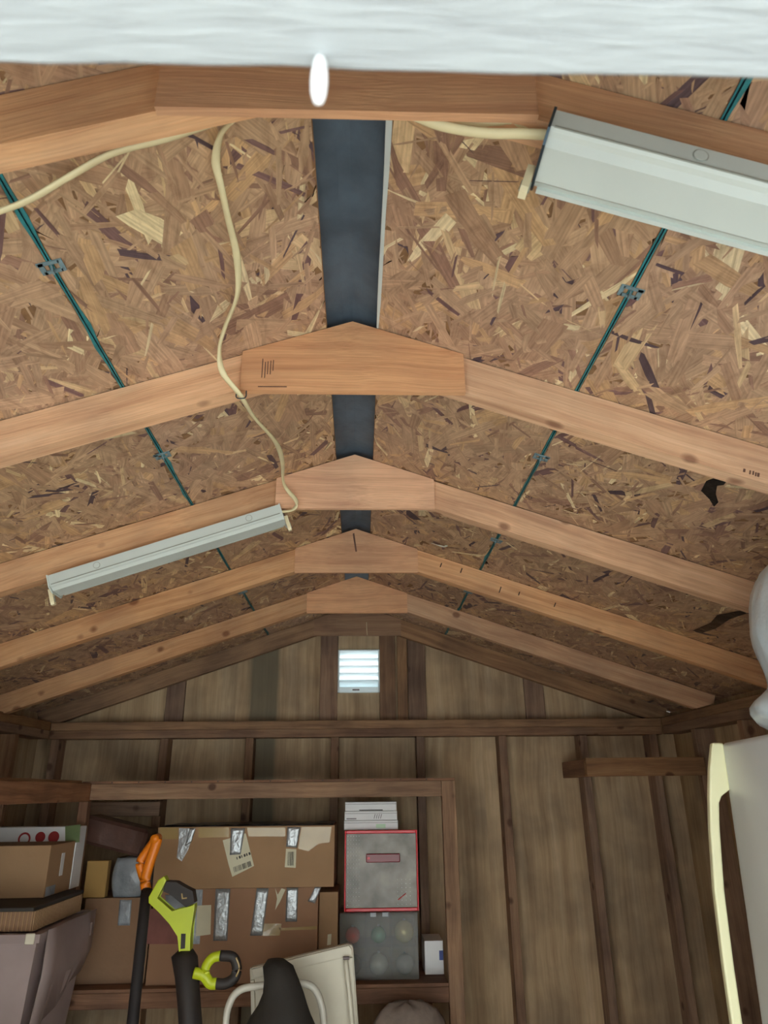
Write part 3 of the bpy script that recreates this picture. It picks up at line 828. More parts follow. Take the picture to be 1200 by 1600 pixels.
tag(tube('hanging_wire', [Vector((0.03, 3.51, 0.800)), Vector((0.031, 3.507, 0.77)), Vector((0.033, 3.51, 0.735))], 0.0016, 0.0016, M['ivory_socket'], None, 5, 6), 'short pale wire dangling in front of the gusset above the vent', 'wire')

# ------------------------------------------------------------------ L-shaped shelf
sh = tag(empty('wall_shelf', (-0.4, 3.3, ZF)), 'open corner shelf of sawn lumber along the back and left walls', 'shelf')
YSF = 3.12
box('rail', -1.105, 0.338, YSF, YSF + 0.038, -0.021, 0.040, M['shelf'], sh, 0.002)
box('shelf_board', -1.14, 0.395, YSF - 0.004, 3.509, 0.0405, 0.050, M['shelf_red'], sh, 0.001)
box('rail', -1.145, -1.107, 1.30, YSF + 0.036, -0.026, 0.044, M['shelf_red'], sh, 0.002, axis='Y')
box('shelf_board', -1.469, -1.142, 1.30, YSF - 0.006, 0.0445, 0.054, M['shelf'], sh, 0.001, axis='Y')
box('post', 0.3385, 0.396, YSF - 0.002, YSF + 0.036, ZF, 0.040, M['shelf'], sh, 0.002, axis='Z')
box('rail', -1.105, 0.338, YSF, YSF + 0.038, -0.741, -0.690, M['shelf_red'], sh, 0.002)
box('shelf_board', -1.10, 0.3375, YSF + 0.001, 3.509, -0.6895, -0.678, M['shelf_red'], sh, 0.001)
box('post', -1.145, -1.107, YSF - 0.002, YSF + 0.036, ZF, -0.0265, M['shelf_red'], sh, 0.002, axis='Z')
box('post', -1.145, -1.107, 1.30, 1.338, ZF, -0.0265, M['shelf_red'], sh, 0.002, axis='Z')
for x0, x1 in ((-1.1, -0.85), (-0.3, -0.05), (0.1, 0.33)):
    box('bracket', (x0 + x1) / 2 - 0.019, (x0 + x1) / 2 + 0.019, YSF + 0.039, 3.509, -0.741, -0.690, M['shelf_red'], sh, 0.002, axis='Y')
    box('bracket', (x0 + x1) / 2 - 0.019, (x0 + x1) / 2 + 0.019, YSF + 0.039, 3.509, -0.018, 0.040, M['shelf_red'], sh, 0.002, axis='Y')
# nail heads in the front edge of the shelf board
for k in range(13):
    x = -1.02 + k * 0.108
    bm = bmesh.new(); bmesh.ops.create_cone(bm, segments=6, radius1=0.0028, radius2=0.0028, depth=0.002, cap_ends=True)
    mesh_obj('nail_head', bm_mesh('nail_head', bm), M['ink'], frame((x, YSF - 0.0045, 0.0452), (1, 0, 0), (0, 0, 1)), sh)
# rough cleat on the wall below the shelf at left
cl = at(140, 1252, 3.49); cr = at(250, 1275, 3.49)
box('wall_cleat', cl.x, cr.x, 3.472, 3.5105, cr.z, cl.z - 0.005, M['stud'], wb, 0.002)
# right-hand rail nailed across the studs
rr_ = tag(empty('wall_rail', (1.2, 3.3, 0.05)), 'light knotty shelf rail running from the back wall round to the fridge', 'shelf rail')
box('front_rail', 0.958, 1.469, 3.12, 3.156, 0.050, 0.124, M['shelf'], rr_, 0.002)
box('return_rail', 0.960, 0.998, 3.1565, 3.509, 0.050, 0.120, M['shelf_red'], rr_, 0.002, axis='Y')

# ------------------------------------------------------------------ things on the shelf
def card_box(label, x0, x1, y0, y1, z0, z1, mat, group=None, name='cardboard_box', cat='box'):
    r = tag(empty(name, ((x0 + x1) / 2, (y0 + y1) / 2, z0)), label, cat, group)
    box('body', x0, x1, y0, y1, z0, z1, mat, r, 0.0035, seg=2)
    return r

def patch(parent, name, corners, y, mat, t=0.0008, wrinkle=0.0):
    """thin sheet stuck on a front face; corners are photo pixels on the plane at depth y"""
    P = [at(px, py, y) for px, py in corners]
    return sheet(parent, name, P, Vector((0, -1, 0)), mat, t, wrinkle)

def sheet(parent, name, P, nrm, mat, t=0.0008, wrinkle=0.0):
    nrm = Vector(nrm)
    c = sum(P, Vector()) / len(P)
    bm = bmesh.new()
    if wrinkle and len(P) == 4:
        nu, nv = 6, 9
        g = []
        for i in range(nv + 1):
            row = []
            for j in range(nu + 1):
                a = P[0].lerp(P[1], j / nu); b = P[3].lerp(P[2], j / nu)
                q = a.lerp(b, i / nv)
                edge = (i in (0, nv)) or (j in (0, nu))
                row.append(bm.verts.new(q - c + nrm * (t + (0 if edge else random.random() * wrinkle))))
            g.append(row)
        for i in range(nv):
            for j in range(nu): bm.faces.new((g[i][j], g[i][j + 1], g[i + 1][j + 1], g[i + 1][j]))
        ge = bmesh.ops.extrude_face_region(bm, geom=list(bm.faces))
        # give it a back against the box
        for v in [e for e in ge['geom'] if isinstance(e, bmesh.types.BMVert)]:
            v.co -= nrm * (v.co.dot(nrm) - (P[0] - c).dot(nrm))
    else:
        a = [bm.verts.new(p - c) for p in P]; b = [bm.verts.new(p - c + nrm * t) for p in P]
        n_ = len(P)
        bm.faces.new(a[::-1]); bm.faces.new(b)
        for k in range(n_): bm.faces.new((a[k], a[(k + 1) % n_], b[(k + 1) % n_], b[k]))
    return mesh_obj(name, bm_mesh(name, bm), mat, Matrix.Translation(c + Vector((0, 0, EYE))), parent, bool(wrinkle))

def barcode(parent, x0, x1, z0, z1, y, ang=0.0, nbar=14, cx=None, cz=None):
    c = Vector(((x0 + x1) / 2, y, (z0 + z1) / 2))
    ca, sa = math.cos(ang), math.sin(ang)
    x = x0
    for k in range(nbar):
        wv = (x1 - x0) / nbar
        ww = wv * random.choice((0.35, 0.5, 0.7))
        xs = x0 + k * wv
        P = []
        for (a, b) in ((xs, z0), (xs + ww, z0), (xs + ww, z1), (xs, z1)):
            dx, dz = a - c.x, b - c.z
            P.append(Vector((c.x + dx * ca - dz * sa, y, c.z + dx * sa + dz * ca)))
        sheet(parent, 'bar', P, (0, -1, 0), M['ink'], 0.0005)

SH = -0.678
# lower long box
yB = 3.160
bB = card_box('wide cardboard carton on the lower shelf, below the long taped box', -0.815, -0.166, yB, 3.46, SH + 0.001, -0.352, M['card_red'], 'shipping cartons on the shelf')
f = yB - 0.0002
patch(bB, 'duct_tape', [(337, 1389), (360, 1389), (355, 1470), (333, 1470)], f, M['duct'], 0.0008, 0.003)
patch(bB, 'duct_tape', [(401, 1388), (420, 1388), (410, 1462), (391, 1462)], f, M['duct'], 0.0008, 0.003)
patch(bB, 'duct_tape', [(448, 1387), (466, 1387), (464, 1440), (446, 1440)], f, M['duct'], 0.0008, 0.002)
patch(bB, 'duct_tape', [(492, 1386), (502, 1386), (492, 1412), (481, 1408)], f, M['duct'], 0.001, 0.004)
patch(bB, 'parcel_tape', [(412, 1443), (440, 1443), (437, 1462), (410, 1462)], f, M['clear_tape'])
patch(bB, 'parcel_tape', [(437, 1450), (495, 1447), (495, 1452), (437, 1454)], f, M['clear_tape'])
patch(bB, 'torn_paper', [(430, 1388), (434, 1398), (440, 1388), (446, 1390), (438, 1408), (430, 1422), (433, 1404)], f, M['paper'])
lb = patch(bB, 'address_label', [(308, 1415), (330, 1414), (329, 1460), (306, 1463)], f, M['paper'])
patch(bB, 'parcel_tape', [(301, 1390), (317, 1390), (312, 1475), (296, 1475)], f, M['film_grey'], 0.0006)
patch(bB, 'printed_panel', [(228, 1420), (300, 1420), (300, 1475), (228, 1475)], f, M['dull_red'], 0.0004)
patch(bB, 'clear_film', [(258, 1398), (300, 1396), (298, 1425), (262, 1428)], f - 0.0005, M['film_grey'], 0.0008, 0.004)
# narrow box beside it
bC = card_box('narrow upright cardboard box between the wide carton and the clear case', -0.164, -0.088, 3.20, 3.46, SH + 0.001, -0.375, M['card'], 'shipping cartons on the shelf')
lb = patch(bC, 'label', [(512, 1460), (518, 1459), (517, 1476), (511, 1477)], 3.1998, M['paper'])
# upper long box
yA = 3.140
bA = card_box('long cardboard box with silver tape strips lying on the wide carton', -0.820, -0.104, yA, 3.46, -0.350, -0.126, M['card'], 'shipping cartons on the shelf')
f = yA - 0.0002
patch(bA, 'duct_tape', [(280, 1294), (306, 1294), (293, 1330), (284, 1346), (276, 1340), (279, 1318)], f, M['duct'], 0.0012)
patch(bA, 'duct_tape', [(296, 1294), (306, 1294), (299, 1316), (289, 1322)], f - 0.0012, M['duct'], 0.001, 0.004)
lb = patch(bA, 'shipping_label', [(348, 1313), (384, 1302), (397, 1353), (363, 1370), (357, 1350)], f, M['paper'])
c = at(379, 1354, f - 0.0008)
barcode(lb, c.x - 0.036, c.x + 0.036, c.z - 0.010, c.z + 0.010, f - 0.0008, math.radians(18))
c = at(381, 1337, f - 0.0008)
barcode(lb, c.x - 0.030, c.x + 0.030, c.z - 0.005, c.z + 0.005, f - 0.0008, math.radians(18), 6)
patch(bA, 'duct_tape', [(361, 1294), (383, 1294), (376, 1335), (359, 1336)], f - 0.0008, M['duct'], 0.001, 0.006)
patch(bA, 'duct_tape', [(449, 1292), (470, 1292), (464, 1325), (447, 1323)], f, M['duct'], 0.0008, 0.003)
lb = patch(bA, 'barcode_label', [(447, 1326), (463, 1327), (462, 1356), (445, 1355)], f, M['paper'])
c = at(454.5, 1342, f - 0.0008)
barcode(lb, c.x - 0.013, c.x + 0.013, c.z - 0.024, c.z + 0.026, f - 0.0008, 0.0, 8)
patch(bA, 'parcel_tape', [(250, 1293), (278, 1293), (278, 1311), (250, 1311)], f, M['clear_tape'], 0.0004)
patch(bA, 'parcel_tape', [(310, 1293), (358, 1293), (358, 1308), (310, 1309)], f, M['clear_tape'], 0.0004)
patch(bA, 'parcel_tape', [(386, 1293), (446, 1293), (446, 1307), (388, 1307)], f, M['clear_tape'], 0.0004)
patch(bA, 'parcel_tape', [(471, 1292), (518, 1292), (515, 1316), (498, 1318), (482, 1330), (466, 1326)], f, M['clear_tape'], 0.0006)
# crumpled black film on top of it
rings = []
for j in range(7):
    y = 3.15 + 0.29 * j / 6
    row = []
    for k in range(25):
        x = -0.812 + 0.70 * k / 24
        row.append(Vector((x, y, -0.1245 + 0.006 * random.random())))
    base = [Vector((p.x, y, -0.1255)) for p in row[::-1]]
    rings.append(row + base)
tag(loft('plastic_film', rings, M['black_film'], None, smooth=True), 'crumpled black plastic film lying on the long taped box', 'film')

# clear ornament case, red lidded case, white cartons
oc = tag(empty('clear_case', (0.074, 3.28, SH)), 'clear plastic compartment case with ornaments, under the red case', 'case')
ox0, ox1, oz0, oz1 = -0.080, 0.230, SH + 0.001, -0.456
box('front_panel', ox0, ox1, 3.180, 3.183, oz0, oz1, M['clear'], oc, 0.001)
box('back_panel', ox0, ox1, 3.39, 3.394, oz0, oz1, M['clear'], oc, 0.001)
box('side_panel', ox0, ox0 + 0.003, 3.184, 3.389, oz0, oz1, M['clear'], oc, 0.0008)
box('side_panel', ox1 - 0.003, ox1, 3.184, 3.389, oz0, oz1, M['clear'], oc, 0.0008)
box('shelf_divider', ox0 + 0.004, ox1 - 0.004, 3.184, 3.389, (oz0 + oz1) / 2 - 0.002, (oz0 + oz1) / 2 + 0.001, M['clear'], oc, 0.0005)
box('bottom_panel', ox0 + 0.004, ox1 - 0.004, 3.184, 3.389, oz0, oz0 + 0.003, M['clear'], oc, 0.0005)
box('lid', ox0 - 0.002, ox1 + 0.002, 3.178, 3.396, oz1 + 0.0005, oz1 + 0.008, M['clear'], oc, 0.001)
for px in (583, 602):
    p = at(px, 1430, 3.175)
    box('clasp', p.x - 0.012, p.x + 0.012, 3.172, 3.1775, oz1 - 0.006, oz1 + 0.009, M['film_grey'], oc, 0.001)
for k in (1, 2):
    x = ox0 + (ox1 - ox0) * k / 3
    box('divider', x - 0.001, x + 0.001, 3.184, 3.389, oz0 + 0.0035, (oz0 + oz1) / 2 - 0.0025, M['clear'], oc)
    box('divider', x - 0.001, x + 0.001, 3.184, 3.389, (oz0 + oz1) / 2 + 0.0015, oz1, M['clear'], oc)
orn = [('red', srgb(220, 60, 50), 0, 1, 0.030), ('green', srgb(110, 180, 150), 1, 1, 0.030), ('pale gold', srgb(214, 204, 150), 2, 1, 0.040), ('smoky grey', srgb(110, 112, 104), 0, 0, 0.036), ('frosted white', srgb(190, 196, 186), 1, 0, 0.038), ('dim silver', srgb(150, 150, 146), 2, 0, 0.036)]
for nm, col, ix, iz, r in orn:
    cx = ox0 + (ox1 - ox0) * (ix + 0.5) / 3; cz = (oz0 + 0.0045 if iz == 0 else (oz0 + oz1) / 2 + 0.002) + r
    root = tag(empty('bauble', (cx, 3.24, cz - r)), nm + ' bauble in the clear compartment case', 'bauble', 'baubles in the clear case')
    bm = bmesh.new(); bmesh.ops.create_uvsphere(bm, u_segments=20, v_segments=12, radius=r)
    mesh_obj('ball', bm_mesh('ball', bm), plain('bauble_' + nm.replace(' ', '_'), col, 0.2, metal=0.3), Matrix.Translation((cx, 3.24, cz + EYE)), root, True)
    bm = bmesh.new(); bmesh.ops.create_cone(bm, segments=12, radius1=0.006, radius2=0.005, depth=0.006, cap_ends=True)
    mesh_obj('cap', bm_mesh('cap', bm), M['duct'], Matrix.Translation((cx, 3.24, cz + r + 0.002 + EYE)), root)

rc = tag(empty('red_case', (0.084, 3.29, -0.447)), 'translucent red case with a frosted dotted lid panel and handle', 'case')
rx0, rx1, rz0, rz1 = -0.064, 0.238, -0.447, -0.150
yr = 3.200
# tapered red body and raised red rim round the lid
rings = []
for y, g_ in ((yr + 0.012, 0.0), (yr + 0.10, 0.006), (yr + 0.18, 0.012)):
    rings.append([Vector((rx0 + g_, y, rz0)), Vector((rx1 - g_, y, rz0)), Vector((rx1 - g_, y, rz1 - g_)), Vector((rx0 + g_, y, rz1 - g_))])
loft('body', rings, M['red_plastic'], rc, smooth=False)
rim = 0.012
for nm_, a in (('rim', (rx0, rx0 + 0.006, rz0, rz1)), ('rim', (rx1 - 0.006, rx1, rz0, rz1)), ('rim', (rx0 + 0.0065, rx1 - 0.0065, rz1 - rim, rz1)), ('rim', (rx0 + 0.0065, rx1 - 0.0065, rz0, rz0 + rim))):
    box(nm_, a[0], a[1], yr - 0.004, yr + 0.0115, a[2], a[3], M['red_plastic'], rc, 0.002)
lid = box('lid_panel', rx0 + 0.0065, rx1 - 0.0065, yr + 0.001, yr + 0.009, rz0 + rim + 0.0005, rz1 - rim - 0.0005, M['frost'], rc, 0.001)
p0 = at(572, 1334, yr); p1 = at(625, 1347, yr)
box('handle', p0.x, p1.x, yr - 0.010, yr + 0.0005, p1.z, p0.z, M['dark_red'], lid, 0.003)
pp = at(576, 1341, yr - 0.0105)
bm = bmesh.new(); bmesh.ops.create_cone(bm, segments=16, radius1=0.0055, radius2=0.0055, depth=0.003, cap_ends=True)
mesh_obj('handle_pivot', bm_mesh('handle_pivot', bm), M['red_plastic'], frame((pp.x, yr - 0.0112, pp.z), (1, 0, 0), (0, 0, 1)), lid)
a = at(622, 1406, yr); b = at(634, 1396, yr)
tube('red_glint', [a + Vector((0, -0.001, 0)), b + Vector((0, -0.001, 0))], 0.0035, 0.0015, M['red_plastic'], lid, 4, 8)  # glint of light on the lid, put in as a small red strip
# raised dots on the lid
dotme = None
for i in range(9):
    for j in range(18):
        x = rx0 + 0.014 + i * 0.0115 * (1 if i < 5 else 1); z = rz0 + 0.024 + j * 0.0148
        if i > 4 and not (j < 7 and i > 4): continue
        if i > 4: x = rx1 - 0.085 + (i - 5) * 0.017
        if dotme is None:
            bm = bmesh.new(); bmesh.ops.create_icosphere(bm, subdivisions=1, radius=0.0018); dotme = bm_mesh('dot', bm); dotme.materials.append(M['white_card'])
        mesh_obj('dot', dotme, None, Matrix.Translation((x, yr + 0.0008, z + EYE)), lid)

z = rz1 + 0.0008
wid = [(-0.068, 0.160), (-0.066, 0.157), (-0.064, 0.155)]
names = ['bottom white slim carton with a green print, in the pile on the red case', 'middle white slim carton with a dark scribble, in the pile on the red case', 'topmost white slim carton in the pile on the red case']
for k, (x0, x1) in enumerate(wid):
    hgt = 0.0365
    r = tag(empty('slim_carton', ((x0 + x1) / 2, 3.31, z)), names[k], 'carton', 'white slim cartons piled on the red case')
    box('body', x0, x1, 3.232, 3.39, z, z + hgt - 0.001, M['white_card'], r, 0.0025, seg=2)
    box('lid_crease', x0 + 0.001, x1 - 0.001, 3.2312, 3.2318, z + hgt * 0.72, z + hgt * 0.76, M['grey_print'], r)
    if k == 0:
        box('printed_patch', x0 + 0.135, x0 + 0.175, 3.2312, 3.2318, z + 0.006, z + 0.022, plain('pale_green_print', srgb(190, 222, 190), 0.5), r)
    if k == 1:
        for q in range(4):
            beam('scribble', (x0 + 0.125 + q * 0.009, 3.2316, z + 0.006), (x0 + 0.130 + q * 0.009, 3.2316, z + 0.024), 0.0022, 0.0006, (1, 0, 0), M['ink'], r, 0)
        box('printed_line', x0 + 0.008, x0 + 0.05, 3.2312, 3.2318, z + 0.004, z + 0.009, M['grey_print'], r)
    if k == 2:
        box('printed_line', x0 + 0.06, x0 + 0.16, 3.2312, 3.2318, z + 0.001, z + 0.005, M['ink'], r)
    z += hgt

w0 = at(663, 1470, 3.25); w1 = at(702, 1532, 3.25)
wbx = card_box('small white box with a blue square, against the shelf post', w0.x, min(w1.x, 0.335), 3.25, 3.40, SH + 0.001, w0.z, M['white_card'], name='white_box')
box('blue_square', 0.318, 0.334, 3.2488, 3.2497, -0.628, -0.595, M['blue_ink'], wbx)

# ------------------------------------------------------------------ left corner: cartons, tote
bD = card_box('brown cardboard carton in the shelf corner behind the black shaft', -1.095, -0.83, 3.20, 3.46, SH + 0.001, -0.385, M['card_dark'], 'shipping cartons on the shelf')
patch(bD, 'parcel_tape', [(187, 1406), (206, 1406), (203, 1446), (184, 1446)], 3.1998, M['film_grey'], 0.0008, 0.003)
# grey plastic wrapped pack on it
g0 = at(174, 1342, 3.19); g1 = at(222, 1404, 3.19)
rings = []
for k in range(9):
    zz = -0.384 + (g0.z + 0.384) * k / 8
    bl = 0.012 * math.sin(math.pi * k / 8)
    ring = []
    for q in range(20):
        t = 2 * math.pi * q / 20
        cx = (g0.x + g1.x) / 2; hw = (g1.x - g0.x) / 2 - 0.006 + bl
        sx = math.copysign(abs(math.cos(t)) ** 0.45, math.cos(t)); sy = math.copysign(abs(math.sin(t)) ** 0.45, math.sin(t))
        ring.append(Vector((cx + hw * sx, 3.30 + (0.09 + bl) * sy, zz + random.uniform(-0.002, 0.002) * (0 < k < 8))))
    rings.append(ring)
tag(loft('wrapped_pack', rings, M['film_grey'], None), 'pack in shiny grey plastic wrap on the corner carton', 'pack')
# dark brown wrapped plank lying slanted above it
a = at(140, 1312, 3.20); b = at(214, 1334, 3.20)
tag(beam('wrapped_plank', a + Vector((-0.05, 0.10, 0.044)), b + Vector((0.02, 0.10, 0.034)), 0.105, 0.16, (0, 0, 1), M['brown_wrap'], None, 0.012), 'dark brown wrapped plank slanting over the grey pack', 'plank')
# tan panel standing at its left
a = at(137, 1345, 3.215); b = at(163, 1405, 3.215)
tag(box('tan_panel', a.x, b.x, 3.212, 3.25, -0.3845, a.z, M['card_tan'], None, 0.002, axis='Z'), 'narrow tan board standing on the corner carton, left of the grey pack', 'board')

# tote on a floor carton
XT = -1.0
base = card_box('large dim floor carton carrying the cloudy tote', -1.46, -1.02, 2.58, 3.02, ZF + 0.001, -0.901, M['card_dark'], 'cartons stacked by the left wall')
tt = tag(empty('storage_tote', (-1.23, 2.8, -0.9)), 'cloudy translucent storage tote at lower left with cartons on top', 'tote')
def rect(x0, x1, y0, y1, z): return [Vector((x0, y0, z)), Vector((x1, y0, z)), Vector((x1, y1, z)), Vector((x0, y1, z))]
rings = [rect(-1.43, -1.055, 2.61, 2.99, -0.90), rect(-1.45, -1.012, 2.565, 3.03, -0.44), rect(-1.45, -1.012, 2.565, 3.03, -0.425),
         rect(-1.444, -1.018, 2.571, 3.024, -0.43), rect(-1.424, -1.061, 2.616, 2.984, -0.894)]
loft('body', rings, M['tote'], tt, smooth=False)
rings = [rect(-1.458, -0.998, 2.550, 3.044, -0.428), rect(-1.458, -0.998, 2.550, 3.044, -0.404), rect(-1.44, -1.02, 2.575, 3.02, -0.404), rect(-1.44, -1.02, 2.575, 3.02, -0.412)]
loft('rim', rings, M['tote'], tt, smooth=False)
box('latch', -1.04, -1.012, 2.542, 2.549, -0.43, -0.40, M['white_plastic'], tt, 0.002)
# clear sheet draped down the tote's side
rings = []
for k in range(7):
    y = 2.60 + (3.04 - 2.60) * k / 6
    rings.append([Vector((-0.992 + 0.004 * math.sin(k * 2), y, -0.40)), Vector((-0.985 + 0.006 * math.sin(k * 1.7), y - 0.02, -0.52)), Vector((-0.995 + 0.008 * math.sin(k * 2.3), y - 0.05 - 0.01 * k, -0.70 + 0.02 * k)),
                  Vector((-0.998 + 0.008 * math.sin(k * 2.3), y - 0.05 - 0.01 * k, -0.70 + 0.02 * k)), Vector((-0.988 + 0.006 * math.sin(k * 1.7), y - 0.02, -0.52)), Vector((-0.995 + 0.004 * math.sin(k * 2), y, -0.40))])
tag(loft('plastic_sheet', rings, M['tote'], None), 'dull clear plastic sheet hanging over the side of the tote', 'plastic sheet')
# open corrugated carton resting in the tote
oc_ = tag(empty('flattened_cardboard', (-1.23, 2.8, -0.40)), 'stack of flattened corrugated card showing fluted edges on top of the tote', 'box', 'cartons stacked by the left wall')
box('body', -1.42, -1.045, 2.60, 3.005, -0.4035, -0.345, M['card_dark'], oc_, 0.003)
box('flap', -1.43, -1.040, 2.575, 3.012, -0.3445, -0.333, M['ink'], oc_, 0.002)
flm = None
for k in range(34):
    y = 2.60 + k * 0.0122
    for xx in (None,):
        if flm is None:
            bm = bmesh.new(); bmesh.ops.create_cube(bm, size=1); bmesh.ops.scale(bm, vec=(0.004, 0.0055, 0.056), verts=bm.verts); flm = bm_mesh('flute', bm); flm.materials.append(M['card'])
        mesh_obj('flute', flm, None, Matrix.Translation((-1.0435, y, -0.375 + EYE)), oc_)
for k in range(28):
    x = -1.415 + k * 0.0135
    mesh_obj('flute', flm, None, Matrix.Translation((x, 2.5995, -0.375 + EYE)), oc_)
# brown box on it
bF = card_box('plain light brown box on the corrugated carton, small white side label', -1.46, -1.10, 2.79, 3.02, -0.332, -0.166, M['card'], 'cartons stacked by the left wall')
sheet(bF, 'label', [Vector((-1.0998, y, z)) for y, z in ((2.90, -0.20), (2.93, -0.20), (2.93, -0.275), (2.90, -0.275))], (1, 0, 0), M['white_card'], 0.0008)
sheet(bF, 'tape', [Vector((-1.0998, y, z)) for y, z in ((2.80, -0.30), (2.88, -0.30), (2.88, -0.33), (2.80, -0.33))], (1, 0, 0), M['film_grey'], 0.0008)
# white carton with red pictures behind it
wz1 = at(60, 1292, 3.03).z
bW = card_box('white carton with red pictures, behind the plain light brown box', -1.45, -1.098, 3.022, 3.115, -0.332, wz1, M['white_card'], 'cartons stacked by the left wall', 'printed_carton')
yW = 3.0218
def disc(parent, name, px, py, r, y, mat, seg=18, hole=0.0):
    c = at(px, py, y)
    if hole:
        bm = bmesh.new()
        o_ = [bm.verts.new((r * math.cos(2 * math.pi * k / seg), -0.0008, r * math.sin(2 * math.pi * k / seg))) for k in range(seg)]
        i_ = [bm.verts.new((hole * math.cos(2 * math.pi * k / seg), -0.0008, hole * math.sin(2 * math.pi * k / seg))) for k in range(seg)]
        for k in range(seg): bm.faces.new((o_[k], o_[(k + 1) % seg], i_[(k + 1) % seg], i_[k]))
        return mesh_obj(name, bm_mesh(name, bm), mat, Matrix.Translation(c + Vector((0, 0, EYE))), parent)
    return sheet(parent, name, [c + Vector((r * math.cos(2 * math.pi * k / seg), 0, r * math.sin(2 * math.pi * k / seg))) for k in range(seg)], (0, -1, 0), mat, 0.0008)
disc(bW, 'red_picture', 63, 1308, 0.019, yW, M['ink_red'])
disc(bW, 'red_picture', 84, 1308, 0.021, yW, M['ink_red'])
disc(bW, 'ring_picture', 38, 1311, 0.024, yW, M['ink_red'], 20, 0.017)
patch(bW, 'green_panel', [(102, 1291), (126, 1288), (124, 1316), (102, 1318)], yW, M['ink_green'])

# ------------------------------------------------------------------ tools
# shovel with orange D-grip
sr = tag(empty('shovel', (-0.66, 2.5, ZF)), 'black shafted shovel with an orange D-shaped grip', 'shovel')
g1 = at(229, 1390, 2.80); bot = at(207, 1600, 2.62)
dirv = (bot - g1).normalized()
endp = g1 + dirv * ((g1.z - (ZF + 0.25)) / -dirv.z)
tube('shaft', [g1, (g1 + endp) / 2, endp], 0.018, 0.018, M['black_shaft'], sr, 4, 14)
tube('grip', [at(229, 1392, 2.80), at(227, 1375, 2.80), at(235, 1345, 2.80), at(243, 1322, 2.80), at(246, 1310, 2.80)], 0.016, 0.018, M['orange'], sr, 6, 12)
tube('grip', [at(228, 1382, 2.81), at(221, 1362, 2.815), at(219, 1347, 2.815), at(229, 1330, 2.815), at(243, 1311, 2.80)], 0.013, 0.015, M['orange'], sr, 6, 12)
tube('grip_end', [at(241, 1311, 2.78), at(247, 1309, 2.83)], 0.015, 0.015, M['orange'], sr, 4, 12)
# blade resting on the floor
sideV = Vector((1, 0, 0)); 
rings = []
for k in range(6):
    q = k / 5
    p = endp + dirv * (q * 0.24) 
    p.z = max(p.z, ZF + 0.004)
    hw = 0.03 + 0.10 * min(1, q * 2.2) * (1 - 0.35 * max(0, q - 0.7) / 0.3)
    rings.append([p + Vector((-hw, -0.02, 0)), p + Vector((0, 0.012, 0)), p + Vector((hw, -0.02, 0)), p + Vector((hw, -0.017, 0.003)), p + Vector((0, 0.016, 0.003)), p + Vector((-hw, -0.017, 0.003))])
loft('blade', rings, M['dark_steel'], sr)

# lime garden power tool: yoke head, neck, black body, loop handle
tl = tag(empty('garden_tool', (-0.55, 2.7, ZF)), 'lime and black cordless garden tool with a yoke head and loop handle', 'power tool')
yt = 2.70
def px_poly(pts, y): return [(at(a, b, y).x, at(a, b, y).z) for a, b in pts]
def slab(name, pts, y, depth, mat, parent, bevel=0.004):
    return prism(name, px_poly(pts, y), -depth, mat, (0, y, 0), (1, 0, 0), (0, 0, 1), parent, bevel, seg=2)
slab('yoke', [(256, 1369), (260, 1376), (243, 1404), (268, 1426), (290, 1420), (304, 1412), (304, 1418), (297, 1452), (297, 1486), (279, 1488), (279, 1462), (266, 1442), (232, 1411), (232, 1402), (247, 1375)], yt, 0.045, M['lime'], tl)
sl = slab('neck_slot', [(283, 1459), (290, 1459), (289, 1482), (282, 1483)], yt - 0.0015, 0.002, M['black_rubber'], tl, 0)
slab('motor_cap', [(259, 1377), (275, 1378), (288, 1386), (301, 1392), (304, 1411), (290, 1418), (272, 1400), (254, 1393)], yt + 0.006, 0.05, M['black_rubber'], tl)
slab('cap_mark', [(283, 1396), (285, 1396), (286, 1403), (292, 1402), (292, 1404), (284, 1405)], yt + 0.005, 0.002, M['clear_tape'], tl, 0)
rings = []
for (xa_, xb_, yy, dY, th) in ((276, 299, 1487, 2.69, 0.025), (264, 306, 1498, 2.68, 0.035), (270, 308, 1530, 2.66, 0.04), (274, 310, 1570, 2.64, 0.04), (276, 313, 1610, 2.62, 0.04), (278, 318, 1680, 2.60, 0.04)):
    a = at(xa_, yy, dY); b = at(xb_, yy, dY); cx = (a + b) / 2; hw = (b - a).length / 2
    rings.append([cx + Vector((hw * math.cos(t), 0.03 + th * math.sin(t), 0)) for t in [2 * math.pi * k / 16 for k in range(16)]])
a = rings[-1][0]; cxl = sum(rings[-1], Vector()) / 16
loft('body', rings, M['black_rubber'], tl)
tube('shaft', [cxl, cxl + Vector((-0.02, 0.02, -0.35)), Vector((cxl.x - 0.03, cxl.y + 0.03, ZF + 0.06))], 0.016, 0.016, M['black_shaft'], tl, 4, 12)
ring_ = [Vector((cxl.x - 0.03 + 0.09 * math.cos(t), cxl.y + 0.03 + 0.09 * math.sin(t), ZF + 0.03)) for t in [2 * math.pi * k / 24 for k in range(24)]]
loft('guard', [[Vector((p.x, p.y, ZF + 0.002)) for p in ring_], [Vector((p.x, p.y, ZF + 0.05)) for p in ring_], [Vector((cxl.x - 0.03 + (p.x - cxl.x + 0.03) * 0.4, cxl.y + 0.03 + (p.y - cxl.y - 0.03) * 0.4, ZF + 0.08)) for p in ring_]], M['black_rubber'], tl)
tube('loop_handle', [at(303, 1520, 2.66), at(318, 1524, 2.66), at(328, 1536, 2.66), at(338, 1537, 2.66)], 0.014, 0.017, M['lime'], tl, 6, 12)
tube('loop_handle', [at(320, 1526, 2.66), at(322, 1510, 2.66), at(332, 1497, 2.66), at(347, 1493, 2.66)], 0.012, 0.015, M['lime'], tl, 6, 12)
